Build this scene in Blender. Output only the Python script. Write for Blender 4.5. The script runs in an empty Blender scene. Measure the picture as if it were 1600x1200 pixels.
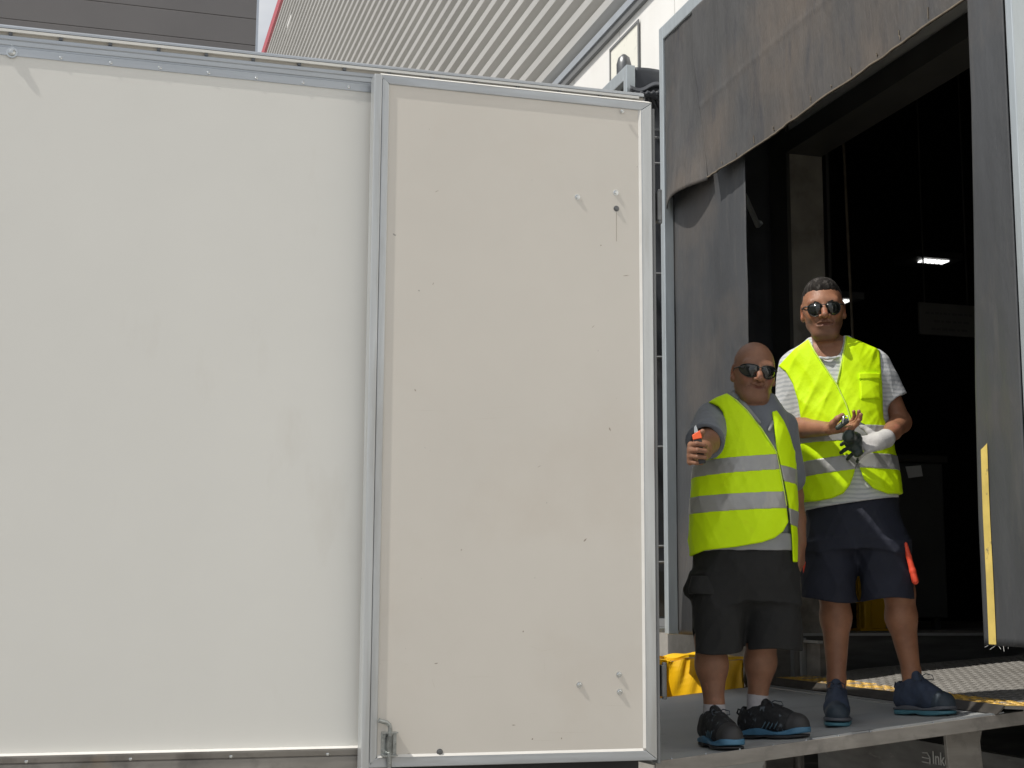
import bpy, math, random
import numpy as np
from mathutils import Vector

# ------------------------------------------------------------------ camera, world, sun, exposure
sc = bpy.context.scene
col = sc.collection
EYE = np.array([0.0, 0.0, 1.6])
FPX, YAW, PITCH, ROLL = 2257.0, math.radians(16.08), math.radians(8.42), math.radians(0.31)
Fv = np.array([math.sin(YAW)*math.cos(PITCH), math.cos(YAW)*math.cos(PITCH), math.sin(PITCH)])
R0 = np.array([math.cos(YAW), -math.sin(YAW), 0.0]); U0 = np.cross(R0, Fv)
Rv = math.cos(ROLL)*R0+math.sin(ROLL)*U0
Uv = math.cos(ROLL)*U0-math.sin(ROLL)*R0
cd = bpy.data.cameras.new('camera'); cam = bpy.data.objects.new('camera', cd); col.objects.link(cam)
cd.sensor_width = 36.0; cd.lens = 36.0*FPX/1600.0; cd.clip_start = 0.05; cd.clip_end = 2000
from mathutils import Matrix
Mx = Matrix(((Rv[0], Uv[0], -Fv[0], EYE[0]), (Rv[1], Uv[1], -Fv[1], EYE[1]), (Rv[2], Uv[2], -Fv[2], EYE[2]), (0, 0, 0, 1)))
cam.matrix_world = Mx
sc.camera = cam
sc.render.resolution_x = 1024; sc.render.resolution_y = 768
SUN = Vector((-0.57, -0.09, 0.83)).normalized()          # direction towards the sun
sl = bpy.data.lights.new('sun', 'SUN'); sl.energy = 4.6; sl.angle = math.radians(0.53); sl.color = (1.0, 0.955, 0.88)
so = bpy.data.objects.new('sun', sl); col.objects.link(so)
so.rotation_euler = SUN.to_track_quat('Z', 'Y').to_euler(); so.location = (-6, 2, 12)
w = bpy.data.worlds.new('World'); sc.world = w; w.use_nodes = True
wn = w.node_tree; wn.nodes.clear()
def wnode(t, **k):
    n = wn.nodes.new(t)
    for a, b in k.items(): setattr(n, a, b)
    return n
sky = wnode('ShaderNodeTexSky', sky_type='NISHITA', sun_disc=False, sun_elevation=math.asin(SUN.z),
            sun_rotation=math.atan2(SUN.x, SUN.y), air_density=1.2, dust_density=2.5, ozone_density=1.0)
tc = wnode('ShaderNodeTexCoord'); mp = wnode('ShaderNodeMapping'); mp.inputs['Scale'].default_value = (1, 1, 2.2); mp.inputs['Location'].default_value = (0.35, 0.1, 0.2)
nz = wnode('ShaderNodeTexNoise'); nz.inputs['Scale'].default_value = 2.6; nz.inputs['Detail'].default_value = 7
cr = wnode('ShaderNodeValToRGB'); cr.color_ramp.elements[0].position = 0.33; cr.color_ramp.elements[1].position = 0.56
mixc = wnode('ShaderNodeMixRGB'); mixc.inputs['Color2'].default_value = (8.6, 8.8, 9.1, 1)
bg = wnode('ShaderNodeBackground'); bg.inputs['Strength'].default_value = 0.1
wo = wnode('ShaderNodeOutputWorld')
L = wn.links.new
L(tc.outputs['Generated'], mp.inputs['Vector']); L(mp.outputs['Vector'], nz.inputs['Vector']); L(nz.outputs['Fac'], cr.inputs['Fac'])
L(cr.outputs['Color'], mixc.inputs['Fac']); L(sky.outputs['Color'], mixc.inputs['Color1'])
L(mixc.outputs['Color'], bg.inputs['Color']); L(bg.outputs['Background'], wo.inputs['Surface'])
sc.view_settings.view_transform = 'Standard'; sc.view_settings.look = 'None'
sc.view_settings.exposure = -0.23; sc.view_settings.gamma = 1.0; sc.view_settings.use_curve_mapping = False

# ------------------------------------------------------------------ helpers
rnd = random.Random(7)
def ray(x, y): return Fv+(x-800)/FPX*Rv-(y-600)/FPX*Uv
def un(x, y, ax, v):
    d = ray(x, y); return EYE+(v-EYE[ax])/d[ax]*d
def unp(x, y, P, n):
    d = ray(x, y); P = np.array(P, float); n = np.array(n, float)
    return EYE+((P-EYE)@n)/(d@n)*d

class MB:
    def __init__(s): s.v = []; s.f = []; s.m = []; s.cur = 0
    def add(s, vs, fs):
        b = len(s.v); s.v += [tuple(float(c) for c in p) for p in vs]
        for f in fs: s.f.append([i+b for i in f]); s.m.append(s.cur)
        return s
    def box(s, x0, x1, y0, y1, z0, z1):
        vs = [(x0,y0,z0),(x1,y0,z0),(x1,y1,z0),(x0,y1,z0),(x0,y0,z1),(x1,y0,z1),(x1,y1,z1),(x0,y1,z1)]
        return s.add(vs, [(3,2,1,0),(4,5,6,7),(0,1,5,4),(1,2,6,5),(2,3,7,6),(3,0,4,7)])
    def prism(s, poly, off):
        n = len(poly); off = np.array(off, float)
        a = [np.array(p, float) for p in poly]; b = [p+off for p in a]
        fs = [tuple(range(n))[::-1], tuple(range(n, 2*n))]+[(i, (i+1) % n, n+(i+1) % n, n+i) for i in range(n)]
        return s.add(a+b, fs)
    def tube(s, pts, r, n=8, cap=True):
        pts = [np.array(p, float) for p in pts]; rs = r if hasattr(r, '__len__') else [r]*len(pts)
        rings = []; prev = None
        for i, p in enumerate(pts):
            t = pts[min(i+1, len(pts)-1)]-pts[max(i-1, 0)]; t = t/(np.linalg.norm(t)+1e-9)
            if prev is None:
                a = np.array([0, 0, 1.]) if abs(t[2]) < .9 else np.array([1., 0, 0])
                u = np.cross(t, a)
            else: u = prev-(prev@t)*t
            u /= np.linalg.norm(u); prev = u; v = np.cross(t, u)
            rings.append([p+rs[i]*(math.cos(2*math.pi*k/n)*u+math.sin(2*math.pi*k/n)*v) for k in range(n)])
        vs = [q for R in rings for q in R]; fs = []
        for i in range(len(rings)-1):
            for k in range(n):
                a = i*n+k; b = i*n+(k+1) % n; fs.append((a, b, b+n, a+n))
        if cap: fs += [tuple(range(n))[::-1], tuple(range((len(rings)-1)*n, len(rings)*n))]
        return s.add(vs, fs)
    def grid(s, fn, nu, nv):
        vs = [fn(i/nu, j/nv) for j in range(nv+1) for i in range(nu+1)]
        fs = [(j*(nu+1)+i, j*(nu+1)+i+1, (j+1)*(nu+1)+i+1, (j+1)*(nu+1)+i) for j in range(nv) for i in range(nu)]
        return s.add(vs, fs)
    def build(s, name, mats, parent=None, smooth=False, bevel=0, solid=0, seg=2):
        me = bpy.data.meshes.new(name)
        off = np.array(parent_loc(parent)) if parent else np.zeros(3)
        me.from_pydata([tuple(np.array(p)-off) for p in s.v], [], s.f)
        for m in (mats if isinstance(mats, (list, tuple)) else [mats]): me.materials.append(m)
        me.polygons.foreach_set('material_index', s.m)
        if smooth: me.polygons.foreach_set('use_smooth', [True]*len(s.f))
        me.update()
        o = bpy.data.objects.new(name, me); col.objects.link(o)
        if parent: o.parent = parent
        if solid:
            md = o.modifiers.new('solid', 'SOLIDIFY'); md.thickness = solid; md.offset = 0
        if bevel:
            md = o.modifiers.new('bevel', 'BEVEL'); md.width = bevel; md.segments = seg; md.limit_method = 'ANGLE'; md.angle_limit = math.radians(40)
        return o
def parent_loc(p):
    l = np.array(p.location, float)
    while p.parent: p = p.parent; l = l+np.array(p.location, float)
    return l
def thing(name, label, cat, loc=(0, 0, 0), group=None, rz=0):
    o = bpy.data.objects.new(name, None); col.objects.link(o); o.location = loc; o.rotation_euler = (0, 0, rz)
    o.empty_display_size = 0.1
    return tag(o, label, cat, group)
def tag(o, label=None, cat=None, group=None, kind=None):
    if label: o['label'] = label
    if cat: o['category'] = cat
    if group: o['group'] = group
    if kind: o['kind'] = kind
    return o
def inst(src, name, loc, parent):
    o = bpy.data.objects.new(name, src.data); col.objects.link(o); o.parent = parent
    o.location = np.array(loc)-(parent_loc(parent) if parent else 0)
    for md in src.modifiers:
        m2 = o.modifiers.new(md.name, md.type)
        if md.type == 'BEVEL': m2.width = md.width; m2.segments = md.segments
    return o

# ------------------------------------------------------------------ materials
def mat(name, c, rough=0.6, metal=0.0, var=0.12, vscale=3.0, bump=0.0, bscale=60.0, c2=None, c2scale=2.0, c2pos=(0.5, 0.7), stretch=(1, 1, 1),
        spec=0.5, emis=None, sub=0.0, specks=0.0, spk_scale=25, c3=None, c3scale=5, c3pos=(.6, .7), c3stretch=(1, 1, 1), wave=None, sheen=0.0, rvar=0.1, tint=False):
    m = bpy.data.materials.new(name); m.use_nodes = True; nt = m.node_tree; N = nt.nodes; K = nt.links.new
    b = N['Principled BSDF']; b.inputs['Roughness'].default_value = rough; b.inputs['Metallic'].default_value = metal
    b.inputs['Specular IOR Level'].default_value = spec
    if sub:
        b.inputs['Subsurface Weight'].default_value = sub; b.inputs['Subsurface Radius'].default_value = (1, .35, .2); b.inputs['Subsurface Scale'].default_value = 0.008
    if sheen: b.inputs['Sheen Weight'].default_value = sheen
    t = N.new('ShaderNodeTexCoord'); mp = N.new('ShaderNodeMapping'); mp.inputs['Scale'].default_value = stretch
    K(t.outputs['Object'], mp.inputs['Vector'])
    def noise(scale, det=5, st=None, seed=0.0):
        n = N.new('ShaderNodeTexNoise'); n.inputs['Scale'].default_value = scale; n.inputs['Detail'].default_value = det; n.inputs['Roughness'].default_value = .6
        src = mp
        if st or seed:
            src = N.new('ShaderNodeMapping'); src.inputs['Scale'].default_value = st or (1, 1, 1); src.inputs['Location'].default_value = (seed, seed*1.7, seed*.6)
            K(t.outputs['Object'], src.inputs['Vector'])
        K(src.outputs['Vector'], n.inputs['Vector']); return n
    def ramp(src, a, bb):
        r = N.new('ShaderNodeMapRange'); r.inputs['From Min'].default_value = a; r.inputs['From Max'].default_value = bb; r.clamp = True
        K(src, r.inputs['Value']); return r.outputs['Result']
    def mix(f, a, bcol, mode='MIX'):
        x = N.new('ShaderNodeMixRGB'); x.blend_type = mode
        if isinstance(f, float): x.inputs['Fac'].default_value = f
        else: K(f, x.inputs['Fac'])
        for s_, v in (('Color1', a), ('Color2', bcol)):
            if isinstance(v, tuple): x.inputs[s_].default_value = (*v[:3], 1)
            else: K(v, x.inputs[s_])
        return x.outputs['Color']
    cur = tuple(c)
    n1 = noise(vscale)
    lo = tuple(x*(1-var) for x in c); hi = tuple(min(1, x*(1+var)) for x in c)
    cur = mix(ramp(n1.outputs['Fac'], .3, .7), lo, hi)
    if c2: cur = mix(ramp(noise(c2scale, 7, seed=3.1).outputs['Fac'], *c2pos), cur, tuple(c2))
    if c3: cur = mix(ramp(noise(c3scale, 8, st=c3stretch, seed=7.7).outputs['Fac'], *c3pos), cur, tuple(c3))
    if wave:
        wv = N.new('ShaderNodeTexWave'); wv.bands_direction = wave[0]; wv.inputs['Scale'].default_value = wave[1]; wv.inputs['Distortion'].default_value = wave[3]
        wv.inputs['Detail'].default_value = 3; K(t.outputs['Object'], wv.inputs['Vector'])
        cur = mix(ramp(wv.outputs['Fac'], .45, .75), cur, tuple(wave[2]))
    if specks:
        cur = mix(ramp(noise(spk_scale, 2, seed=9.3).outputs['Fac'], .76, .79), cur, tuple(x*(1-specks) for x in c))
    if tint:
        at = N.new('ShaderNodeAttribute'); at.attribute_name = 'tint'; cur = mix(1.0, cur, at.outputs['Color'], 'MULTIPLY')
    K(cur, b.inputs['Base Color'])
    if rvar:
        r = N.new('ShaderNodeMapRange'); r.inputs['To Min'].default_value = max(0, rough-rvar); r.inputs['To Max'].default_value = min(1, rough+rvar)
        K(noise(vscale*4, 4).outputs['Fac'], r.inputs['Value']); K(r.outputs['Result'], b.inputs['Roughness'])
    if bump:
        bn = N.new('ShaderNodeBump'); bn.inputs['Strength'].default_value = 1.0; bn.inputs['Distance'].default_value = bump
        K(noise(bscale, 4).outputs['Fac'], bn.inputs['Height']); K(bn.outputs['Normal'], b.inputs['Normal'])
    if emis:
        b.inputs['Emission Color'].default_value = (*emis[:3], 1); b.inputs['Emission Strength'].default_value = emis[3]
    return m
M = {}
M['panel'] = mat('truck_panel_paint', (.74, .735, .70), .42, var=.02, vscale=1.2, bump=.0006, bscale=4, c3=(.66, .64, .59), c3scale=3, c3pos=(.62, .85), c3stretch=(1, 1, .35))
M['door'] = mat('door_panel_paint', (.665, .632, .578), .45, var=.03, vscale=1.5, bump=.0004, bscale=5, c2=(.62, .57, .505), c2scale=1.3, c2pos=(.5, .8), specks=.45, spk_scale=34)
M['alu'] = mat('aluminium_rail', (.50, .53, .56), .38, metal=.75, var=.12, vscale=6, stretch=(.25, 1, 6), bump=.0003, bscale=120, c3=(.36, .36, .35), c3scale=3, c3pos=(.5, .8), c3stretch=(.4, 1, 3))
M['alu_v'] = mat('aluminium_trim', (.55, .57, .58), .4, metal=.7, var=.10, vscale=6, stretch=(6, 6, .25), c3=(.36, .35, .33), c3scale=3, c3pos=(.55, .8), c3stretch=(3, 3, .3))
M['ledge_sunlit'] = mat('sunlit_ledge_metal', (.70, .69, .66), .5, metal=.1, var=.06, vscale=9)  # paler than the trims: the sunlit edge line is put into the colour
M['alu_grime'] = mat('grimy_aluminium', (.27, .255, .235), .45, metal=.35, var=.2, vscale=7, stretch=(.6, 1, 3), c3=(.30, .20, .09), c3scale=2.2, c3pos=(.58, .78), c2=(.17, .16, .15), c2scale=9)
M['beige'] = mat('rail_recess', (.45, .42, .37), .6, var=.1)
M['zinc'] = mat('zinc_plated_steel', (.62, .64, .64), .25, metal=.95, var=.1, vscale=30)
M['latch'] = mat('galvanised_latch', (.36, .38, .375), .3, metal=.85, var=.2, vscale=40)
M['steel_dark'] = mat('dark_steel', (.16, .165, .17), .4, metal=.8, var=.2, vscale=20)
M['white_wall'] = mat('white_wall_panel', (.84, .835, .815), .5, var=.02, vscale=1, c3=(.74, .72, .68), c3scale=1.5, c3pos=(.5, .9), c3stretch=(1, 1, .2))
M['clad'] = mat('profiled_cladding', (.50, .497, .485), .5, metal=.15, var=.05, vscale=1.5, stretch=(1, .3, 1), spec=.2)
M['clad_dark'] = mat('grey_cladding_panel', (.175, .165, .16), .6, metal=.0, var=.06, vscale=.4)
M['flash'] = mat('blue_grey_flashing', (.52, .56, .61), .4, metal=.4, var=.05)
M['grey_trim'] = mat('dark_grey_trim', (.17, .175, .18), .6, var=.08)
M['red'] = mat('red_coping', (.55, .15, .18), .5, var=.08)
M['frame'] = mat('shelter_frame_aluminium', (.52, .57, .60), .42, metal=.55, var=.08, vscale=8, stretch=(3, 3, .4))
M['curtain'] = mat('dock_curtain_rubber', (.054, .057, .062), .55, var=.15, vscale=2.5, stretch=(1, 1, .35), bump=.008, bscale=10, c2=(.10, .088, .078), c2scale=1.4, c2pos=(.5, .8),
                   c3=(.085, .083, .082), c3scale=6, c3pos=(.55, .8), c3stretch=(1, 2.5, .3), specks=0, spec=.55)
M['curtain_side'] = mat('shelter_side_fabric', (.055, .06, .07), .5, var=.25, vscale=4, bump=.004, bscale=8)
M['header'] = mat('dock_header_curtain', (.066, .066, .067), .62, var=.15, vscale=3, stretch=(1, 2, .5), bump=.014, bscale=9, c2=(.125, .102, .083), c2scale=.8, c2pos=(.45, .7),
                  c3=(.05, .05, .055), c3scale=5, c3pos=(.54, .74), c3stretch=(1, 2, .5), spec=.4)
M['hem'] = mat('curtain_hem', (.13, .105, .075), .7, var=.3, vscale=12)
M['yellow'] = mat('yellow_paint', (.78, .44, .015), .45, var=.08, vscale=5, c3=(.35, .2, .03), c3scale=11, c3pos=(.62, .7))
M['yellow_pad'] = mat('yellow_tarpaulin', (.90, .52, .006), .42, var=.06, vscale=4, bump=.004, bscale=9, c3=(.55, .30, .03), c3scale=8, c3pos=(.66, .75))
M['yellow_tape'] = mat('yellow_stripe', (.62, .47, .13), .6, var=.15, vscale=9, c3=(.25, .2, .1), c3scale=18, c3pos=(.6, .68))
M['bristle'] = mat('shaded_bristle_foam', (.07, .055, .03), .9, var=.5, vscale=50, bump=.01, bscale=90)  # bristles in brown-black: the lorry's shadow is painted into the colour
M['concrete'] = mat('dock_concrete', (.30, .285, .26), .85, var=.15, vscale=4, bump=.004, bscale=30, c2=(.2, .19, .17), c2scale=3)
M['concrete_in'] = mat('jamb_concrete', (.32, .30, .265), .85, var=.2, vscale=5, bump=.005, bscale=12, c2=(.12, .11, .1), c2scale=3)
M['yard'] = mat('yard_concrete', (.28, .27, .25), .85, var=.12, vscale=.6, bump=.004, bscale=40, c2=(.23, .22, .205), c2scale=.7)
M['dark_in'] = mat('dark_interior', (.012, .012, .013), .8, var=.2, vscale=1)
M['dark_rail'] = mat('dark_door_rail', (.10, .10, .095), .5, metal=.4, var=.2)
M['pit'] = mat('scuffed_pit_steel', (.12, .122, .12), .5, metal=.3, var=.35, vscale=5, stretch=(.5, 1, 4), c3=(.26, .25, .24), c3scale=6, c3pos=(.6, .75), c3stretch=(.5, 1, 5))
M['deck'] = mat('tread_plate_steel', (.22, .21, .195), .6, metal=.0, var=.15, vscale=6, bump=.001, bscale=120, c2=(.17, .16, .145), c2scale=3)
M['deck_yellow'] = mat('worn_yellow_tread', (.70, .44, .09), .5, metal=.1, var=.2, vscale=10, c3=(.28, .24, .2), c3scale=9, c3pos=(.5, .6))
M['lip'] = mat('lip_bevel_steel', (.085, .078, .07), .5, metal=.5, var=.25, vscale=9)
M['plat'] = mat('grey_platform_coating', (.36, .37, .37), .6, var=.07, vscale=2.5, bump=.0025, bscale=240, c2=(.42, .415, .40), c2scale=2.2, c3=(.29, .29, .29), c3scale=5)
M['strip'] = mat('pale_edge_strip', (.40, .41, .41), .5, metal=.3, var=.08, vscale=8)
M['lamp_on'] = mat('lamp_tube', (.9, .9, .9), .5, emis=(1, 1, .97, 2.2))
M['paper'] = mat('paper', (.6, .6, .58), .8, var=.05)
M['signboard'] = mat('sign_face', (.83, .82, .74), .5, var=.02, c3=(.65, .66, .6), c3scale=9, c3pos=(.55, .7))
M['print'] = mat('printed_ink', (.09, .09, .09), .6)
M['white_print'] = mat('white_lettering', (.80, .80, .78), .6, var=.1)
M['rubber'] = mat('black_rubber', (.03, .03, .032), .7, var=.2)
M['cardboard'] = mat('interior_crate', (.03, .028, .024), .8)

# ------------------------------------------------------------------ the setting: yard, warehouse, far building
o = MB().box(-60, 60, -40, 80, -0.3, 0.0).build('yard_ground', M['yard']); tag(o, kind='structure')
WX = 3.9; DOCK = 1.405
wh = thing('warehouse', 'white panelled warehouse with profiled grey upper cladding and a red roof edge', 'building', (WX, 6, 0))
T = 0.22
OY0, OY1, OZ = 4.70, 7.6, un(1512, 24, 0, 3.9)[2]             # dock door opening
m = MB()
for a in ((WX, WX+T, -12, OY0, 0, 6.18), (WX, WX+T, OY1, 44, DOCK+0.002, 6.18), (WX, WX+T, OY0, OY1, OZ, 6.18)): m.box(*a)
m.build('wall', M['white_wall'], wh)
# vertical joints of the wall panels
for y in np.arange(7.95+.2, 30, 1.15):
    MB().box(WX-.002, WX+.01, y-.006, y+.006, 1.5, 6.17).build('panel_joint', M['paper'], wh)
m = MB()
for a in ((WX-.01, WX+T, OY1, 44, 0, DOCK), (WX-.01, WX+T, -12, OY0, 0.0, DOCK)): m.box(*a)
m.build('plinth', M['concrete'], wh, bevel=.01)
# inner skin of the reveal
MB().box(WX+.004, WX+T+.004, OY1-.02, OY1+.3, DOCK+.004, OZ).build('door_jamb', M['concrete_in'], wh)
MB().box(WX-.02, WX+.003, OY1-.03, OY1+.5, DOCK+.004, OZ+.3).build('jamb_facing', M['dark_rail'], wh)
MB().box(WX-.02, WX+T, OY0, OY1-.02, OZ-.12, OZ+.003).build('lintel', M['dark_rail'], wh)
# cladding: backing sheet + ribs
MB().box(WX+.02, WX+T, -12, 44, 6.19, 16.05).build('cladding_sheet', M['clad'], wh)
MB().prism([(WX-.05, -12, 6.20), (WX+.02, -12, 6.20), (WX+.02, -12, 6.285), (WX-.05, -12, 6.262)], (0, 56, 0)).build('flashing', M['flash'], wh)
MB().box(WX-.035, WX+.02, -12, 44, 6.135, 6.198).build('drip_trim', M['grey_trim'], wh)
pitch = 0.2085
rib0 = None
z = 6.40
while z < 15.95:
    if rib0 is None:
        rib0 = MB().prism([(WX-.072, -12, z-.040), (WX-.072, -12, z+.040), (WX+.02, -12, z+.050), (WX+.02, -12, z-.050)], (0, 56, 0)).build('cladding_rib', M['clad'], wh)
        zr = z
    else:
        inst(rib0, 'cladding_rib', (WX, 6, z-zr), wh)
    z += pitch
MB().box(WX-.09, WX+T+.1, -12, 44.1, 16.0, 16.28).build('roof_coping', M['red'], wh)
MB().box(WX, WX+T, 43.9, 44.1, 0, 16).build('end_trim', M['grey_trim'], wh)
# small leaf shaped fixing patch on the cladding
p = un(452, 36, 0, WX-.05); MB().box(WX-.06, WX-.046, p[1]-.35, p[1]+.35, p[2]-.12, p[2]+.12).build('repair_patch', M['white_wall'], wh)

# interior hall behind the dock door
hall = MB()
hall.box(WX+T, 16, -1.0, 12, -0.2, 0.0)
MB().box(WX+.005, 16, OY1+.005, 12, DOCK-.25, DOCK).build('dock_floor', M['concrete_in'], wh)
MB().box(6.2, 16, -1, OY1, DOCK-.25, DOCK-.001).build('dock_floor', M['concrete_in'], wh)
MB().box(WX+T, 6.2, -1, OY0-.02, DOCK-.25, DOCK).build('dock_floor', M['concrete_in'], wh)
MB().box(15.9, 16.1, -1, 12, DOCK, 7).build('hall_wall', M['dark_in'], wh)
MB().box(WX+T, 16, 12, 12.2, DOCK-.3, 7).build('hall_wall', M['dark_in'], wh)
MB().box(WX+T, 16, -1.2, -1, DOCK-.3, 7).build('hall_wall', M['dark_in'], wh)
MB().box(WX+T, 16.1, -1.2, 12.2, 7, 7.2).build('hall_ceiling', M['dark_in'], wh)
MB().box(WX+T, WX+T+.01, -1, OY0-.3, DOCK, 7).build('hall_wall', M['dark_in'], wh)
# pit side plate seen above the leveler, its bright top edge
MB().box(WX+.02, 6.2, OY1-.012, OY1+.004, .35, DOCK-.012).build('pit_side_plate', M['pit'], wh)
MB().box(WX+.02, 6.2, OY1-.03, OY1+.02, DOCK-.011, DOCK+.004).build('pit_edge_angle', M['strip'], wh)
pf = MB(); pf.box(WX-.03, WX+.0, OY1-.10, OY1-.075, 1.10, DOCK-.02); pf.box(WX-.03, WX+.0, OY1-.30, OY1-.10, DOCK-.045, DOCK-.03)
pf.box(WX-.03, WX+.0, OY1+.03, OY1+.06, 1.0, DOCK)
pf.build('pit_corner_frame', M['strip'], wh)
MB().box(WX-.005, WX+.06, OY1-.27, OY1-.11, 1.12, DOCK-.05).build('pit_corner_plate', M['alu_grime'], wh)
# front face of the leveler pit with the maker's lettering
MB().box(WX-.06, WX-.01, OY0+.05, OY1-.32, .62, .935).build('pit_front_plate', M['pit'], wh)
MB().box(WX-.01, 6.2, OY0, OY0+.02, .1, DOCK-.3).build('pit_side_plate', M['pit'], wh)
MB().box(6.18, 6.2, OY0, OY1, .1, DOCK-.25).build('pit_back_wall', M['pit'], wh)

# dark far building
fb = thing('office_building', 'dark grey panel-clad building beyond the lorry at the top left corner', 'building', (4.6, 50, 0))
c0 = un(401, 40, 1, 50)[0]
zs = [un(300, un_y, 1, 50)[2] for un_y in (60.5, 18.8)]
dz = zs[1]-zs[0]; zz = zs[0]-12*dz; i = 0
pan = None
while zz < 30:
    if pan is None:
        pan = MB().box(-30, c0, 50, 50.4, zz+.006, zz+dz-.006).build('facade_panel', M['clad_dark'], fb, bevel=.02); z00 = zz
    else: inst(pan, 'facade_panel', (4.6, 50, zz-z00), fb)
    zz += dz
MB().box(-30, c0-.02, 50.1, 70, 0, 30).build('core', M['print'], fb)
MB().box(c0-.02, c0+.06, 49.97, 50.5, 0, 30).build('corner_trim', M['flash'], fb)

# sign on the white wall: dark outline, cream face, short line of print
a = un(957, 82.5, 0, WX); b = un(999.5, 35.8, 0, WX); c = un(999.5, 97, 0, WX); d = un(957, 120, 0, WX)
sg = thing('wall_sign', 'cream notice board with a thin dark border on the white warehouse wall', 'sign', (WX-.012, b[1], b[2]-1.1))
y0, y1 = b[1], a[1]; z1 = b[2]; z0 = z1-1.1
MB().box(WX-.012, WX-.002, y0, y1, z0, z1).build('sign_face', M['signboard'], sg)
mm = MB(); fw = .022
mm.box(WX-.02, WX-.0125, y0-fw, y0, z0-fw, z1+fw); mm.box(WX-.02, WX-.0125, y1, y1+fw, z0-fw, z1+fw)
mm.box(WX-.02, WX-.0125, y0, y1, z1, z1+fw); mm.box(WX-.02, WX-.0125, y0, y1, z0-fw, z0)
mm.build('sign_border', M['grey_trim'], sg)
mm = MB(); yy = y1-.20
for i in range(7):
    h = rnd.uniform(.02, .04); mm.box(WX-.016, WX-.0125, yy-.018, yy, z1-.22, z1-.22+h); yy -= .026
mm.build('sign_print', M['print'], sg)
# round dark lamp beside the sign
p = un(975, 97, 0, 3.55)
lampo = thing('wall_lamp', 'small dark rounded lamp in front of the cream notice board', 'lamp', tuple(p))
mm = MB(); mm.tube([(p[0], p[1], p[2]-.3), (p[0], p[1], p[2]-.02), (p[0], p[1], p[2]+.03), (p[0], p[1], p[2]+.055)], [.055, .055, .042, .015], 14)
mm.build('lamp_body', M['steel_dark'], lampo, smooth=True)
MB().box(p[0]-.02, WX, p[1]-.02, p[1]+.02, p[2]-.26, p[2]-.2).build('bracket', M['grey_trim'], lampo)

# ------------------------------------------------------------------ dock shelters
SX = 3.2
def rib_noise(seed):
    r = random.Random(seed); ks = [(r.uniform(2, 9), r.uniform(1, 5), r.uniform(0, 6), r.uniform(.3, 1)) for _ in range(7)]
    return lambda a, b: sum(w_*math.sin(k1*a+k2*b+ph) for k1, k2, ph, w_ in ks)/3
def post(y, z0, z1, name, parent, w_=.030, dep=.06, mtl='frame'):
    return MB().box(SX-dep/2, SX+dep/2, y-w_, y+w_, z0, z1).build(name, M[mtl], parent, bevel=.004)
TOP = 5.03
sh = thing('dock_shelter', 'open dock shelter with black rubber curtains in a pale metal frame around the two men', 'dock shelter', (SX, 6.1, 0))
YL, YR = 7.785, 4.385
post(YL, 1.40, TOP, 'frame_post', sh); post(YR, 1.40, TOP, 'frame_post', sh, w_=.021)
MB().box(SX-.03, SX+.03, YR+.022, YL-.031, TOP-.085, TOP-.001).build('frame_beam', M['frame'], sh, bevel=.004)
# side and roof fabric of the shelter, between the front frame and the wall
n1 = rib_noise(1)
MB().grid(lambda u, v: (SX+.03+u*(WX-SX-.035), YL+.01+.012*n1(u*3, v*9), 1.42+v*(TOP-1.43)), 14, 60).build('side_fabric', M['curtain_side'], sh, smooth=True, solid=.004)
MB().grid(lambda u, v: (SX+.03+u*(WX-SX-.035), YR-.01+.012*n1(u*3+5, v*9), 1.42+v*(TOP-1.43)), 14, 60).build('side_fabric', M['curtain_side'], sh, smooth=True, solid=.004)
MB().grid(lambda u, v: (SX+.03+u*(WX-SX-.035), YR+v*(YL-YR), TOP-.02+.10*u+.01*n1(u*3, v*9)), 14, 40).build('roof_fabric', M['curtain_side'], sh, smooth=True, solid=.004)
# left curtain
n2 = rib_noise(2)
YE = 6.78
lc = MB().grid(lambda u, v: (SX+.035+.002*n2(u*2.2, v*3), YL-.03-u*(YL-.03-YE)+.004*n2(v*7, 1), 1.40+v*(TOP-1.42)), 40, 120)
lco = lc.build('side_curtain', M['curtain'], sh, smooth=True, solid=.005)
lco['label'] = 'left black curtain hanging behind the shorter man'
# metal stay behind the left curtain
a = un(1163, 305, 0, 3.45); b = un(1184, 352, 0, 3.7)
MB().tube([a, b, b+np.array([.02, 0, .02])], .018, 6).build('metal_stay', M['frame'], sh)
# right curtain, slightly bowed edge, with yellow stripe
def redge(z):
    return np.interp(z, [1.45, 1.9, 2.4, 3.0, 3.5, 3.94, 5.1], [4.690, 4.692, 4.681, 4.65, 4.630, 4.627, 4.61])
n3 = rib_noise(3)
def rc(u, v):
    z = 1.44+v*(TOP-1.46); ye = redge(z)
    return (SX-.036+.003*n3(u*2, v*3), YR+.022+(1-u)*(ye-YR-.022), z-(0.012*(1-v)*abs(math.sin(u*40))*.3 if v < .01 else 0))
rco = MB().grid(rc, 30, 120).build('side_curtain', M['curtain'], sh, smooth=True, solid=.005)
rco['label'] = 'right black curtain with a worn yellow stripe'
def ys(u, v):
    z = 1.442+v*(2.155-1.442); ye = redge(z)-.030-.043*u-.003*math.sin(z*5)
    uu = 1-(ye-YR-.022)/(redge(z)-YR-.022)
    q = rc(min(max(uu, 0), 1), (z-1.44)/(TOP-1.46)); return (q[0]-.006, ye, z+(0.02*u if v > .99 else 0))
MB().grid(ys, 3, 60).build('yellow_stripe', M['yellow_tape'], rco, smooth=True)
fr = MB()
for k in range(5):
    q = rc(rnd.random(), 0); fr.tube([q, (q[0]-.01*rnd.random(), q[1]+rnd.uniform(-.02, .03), q[2]-rnd.uniform(.006, .022))], .0006, 3)
tag(fr.build('frayed_threads', M['paper'], rco), kind='stuff')
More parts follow.
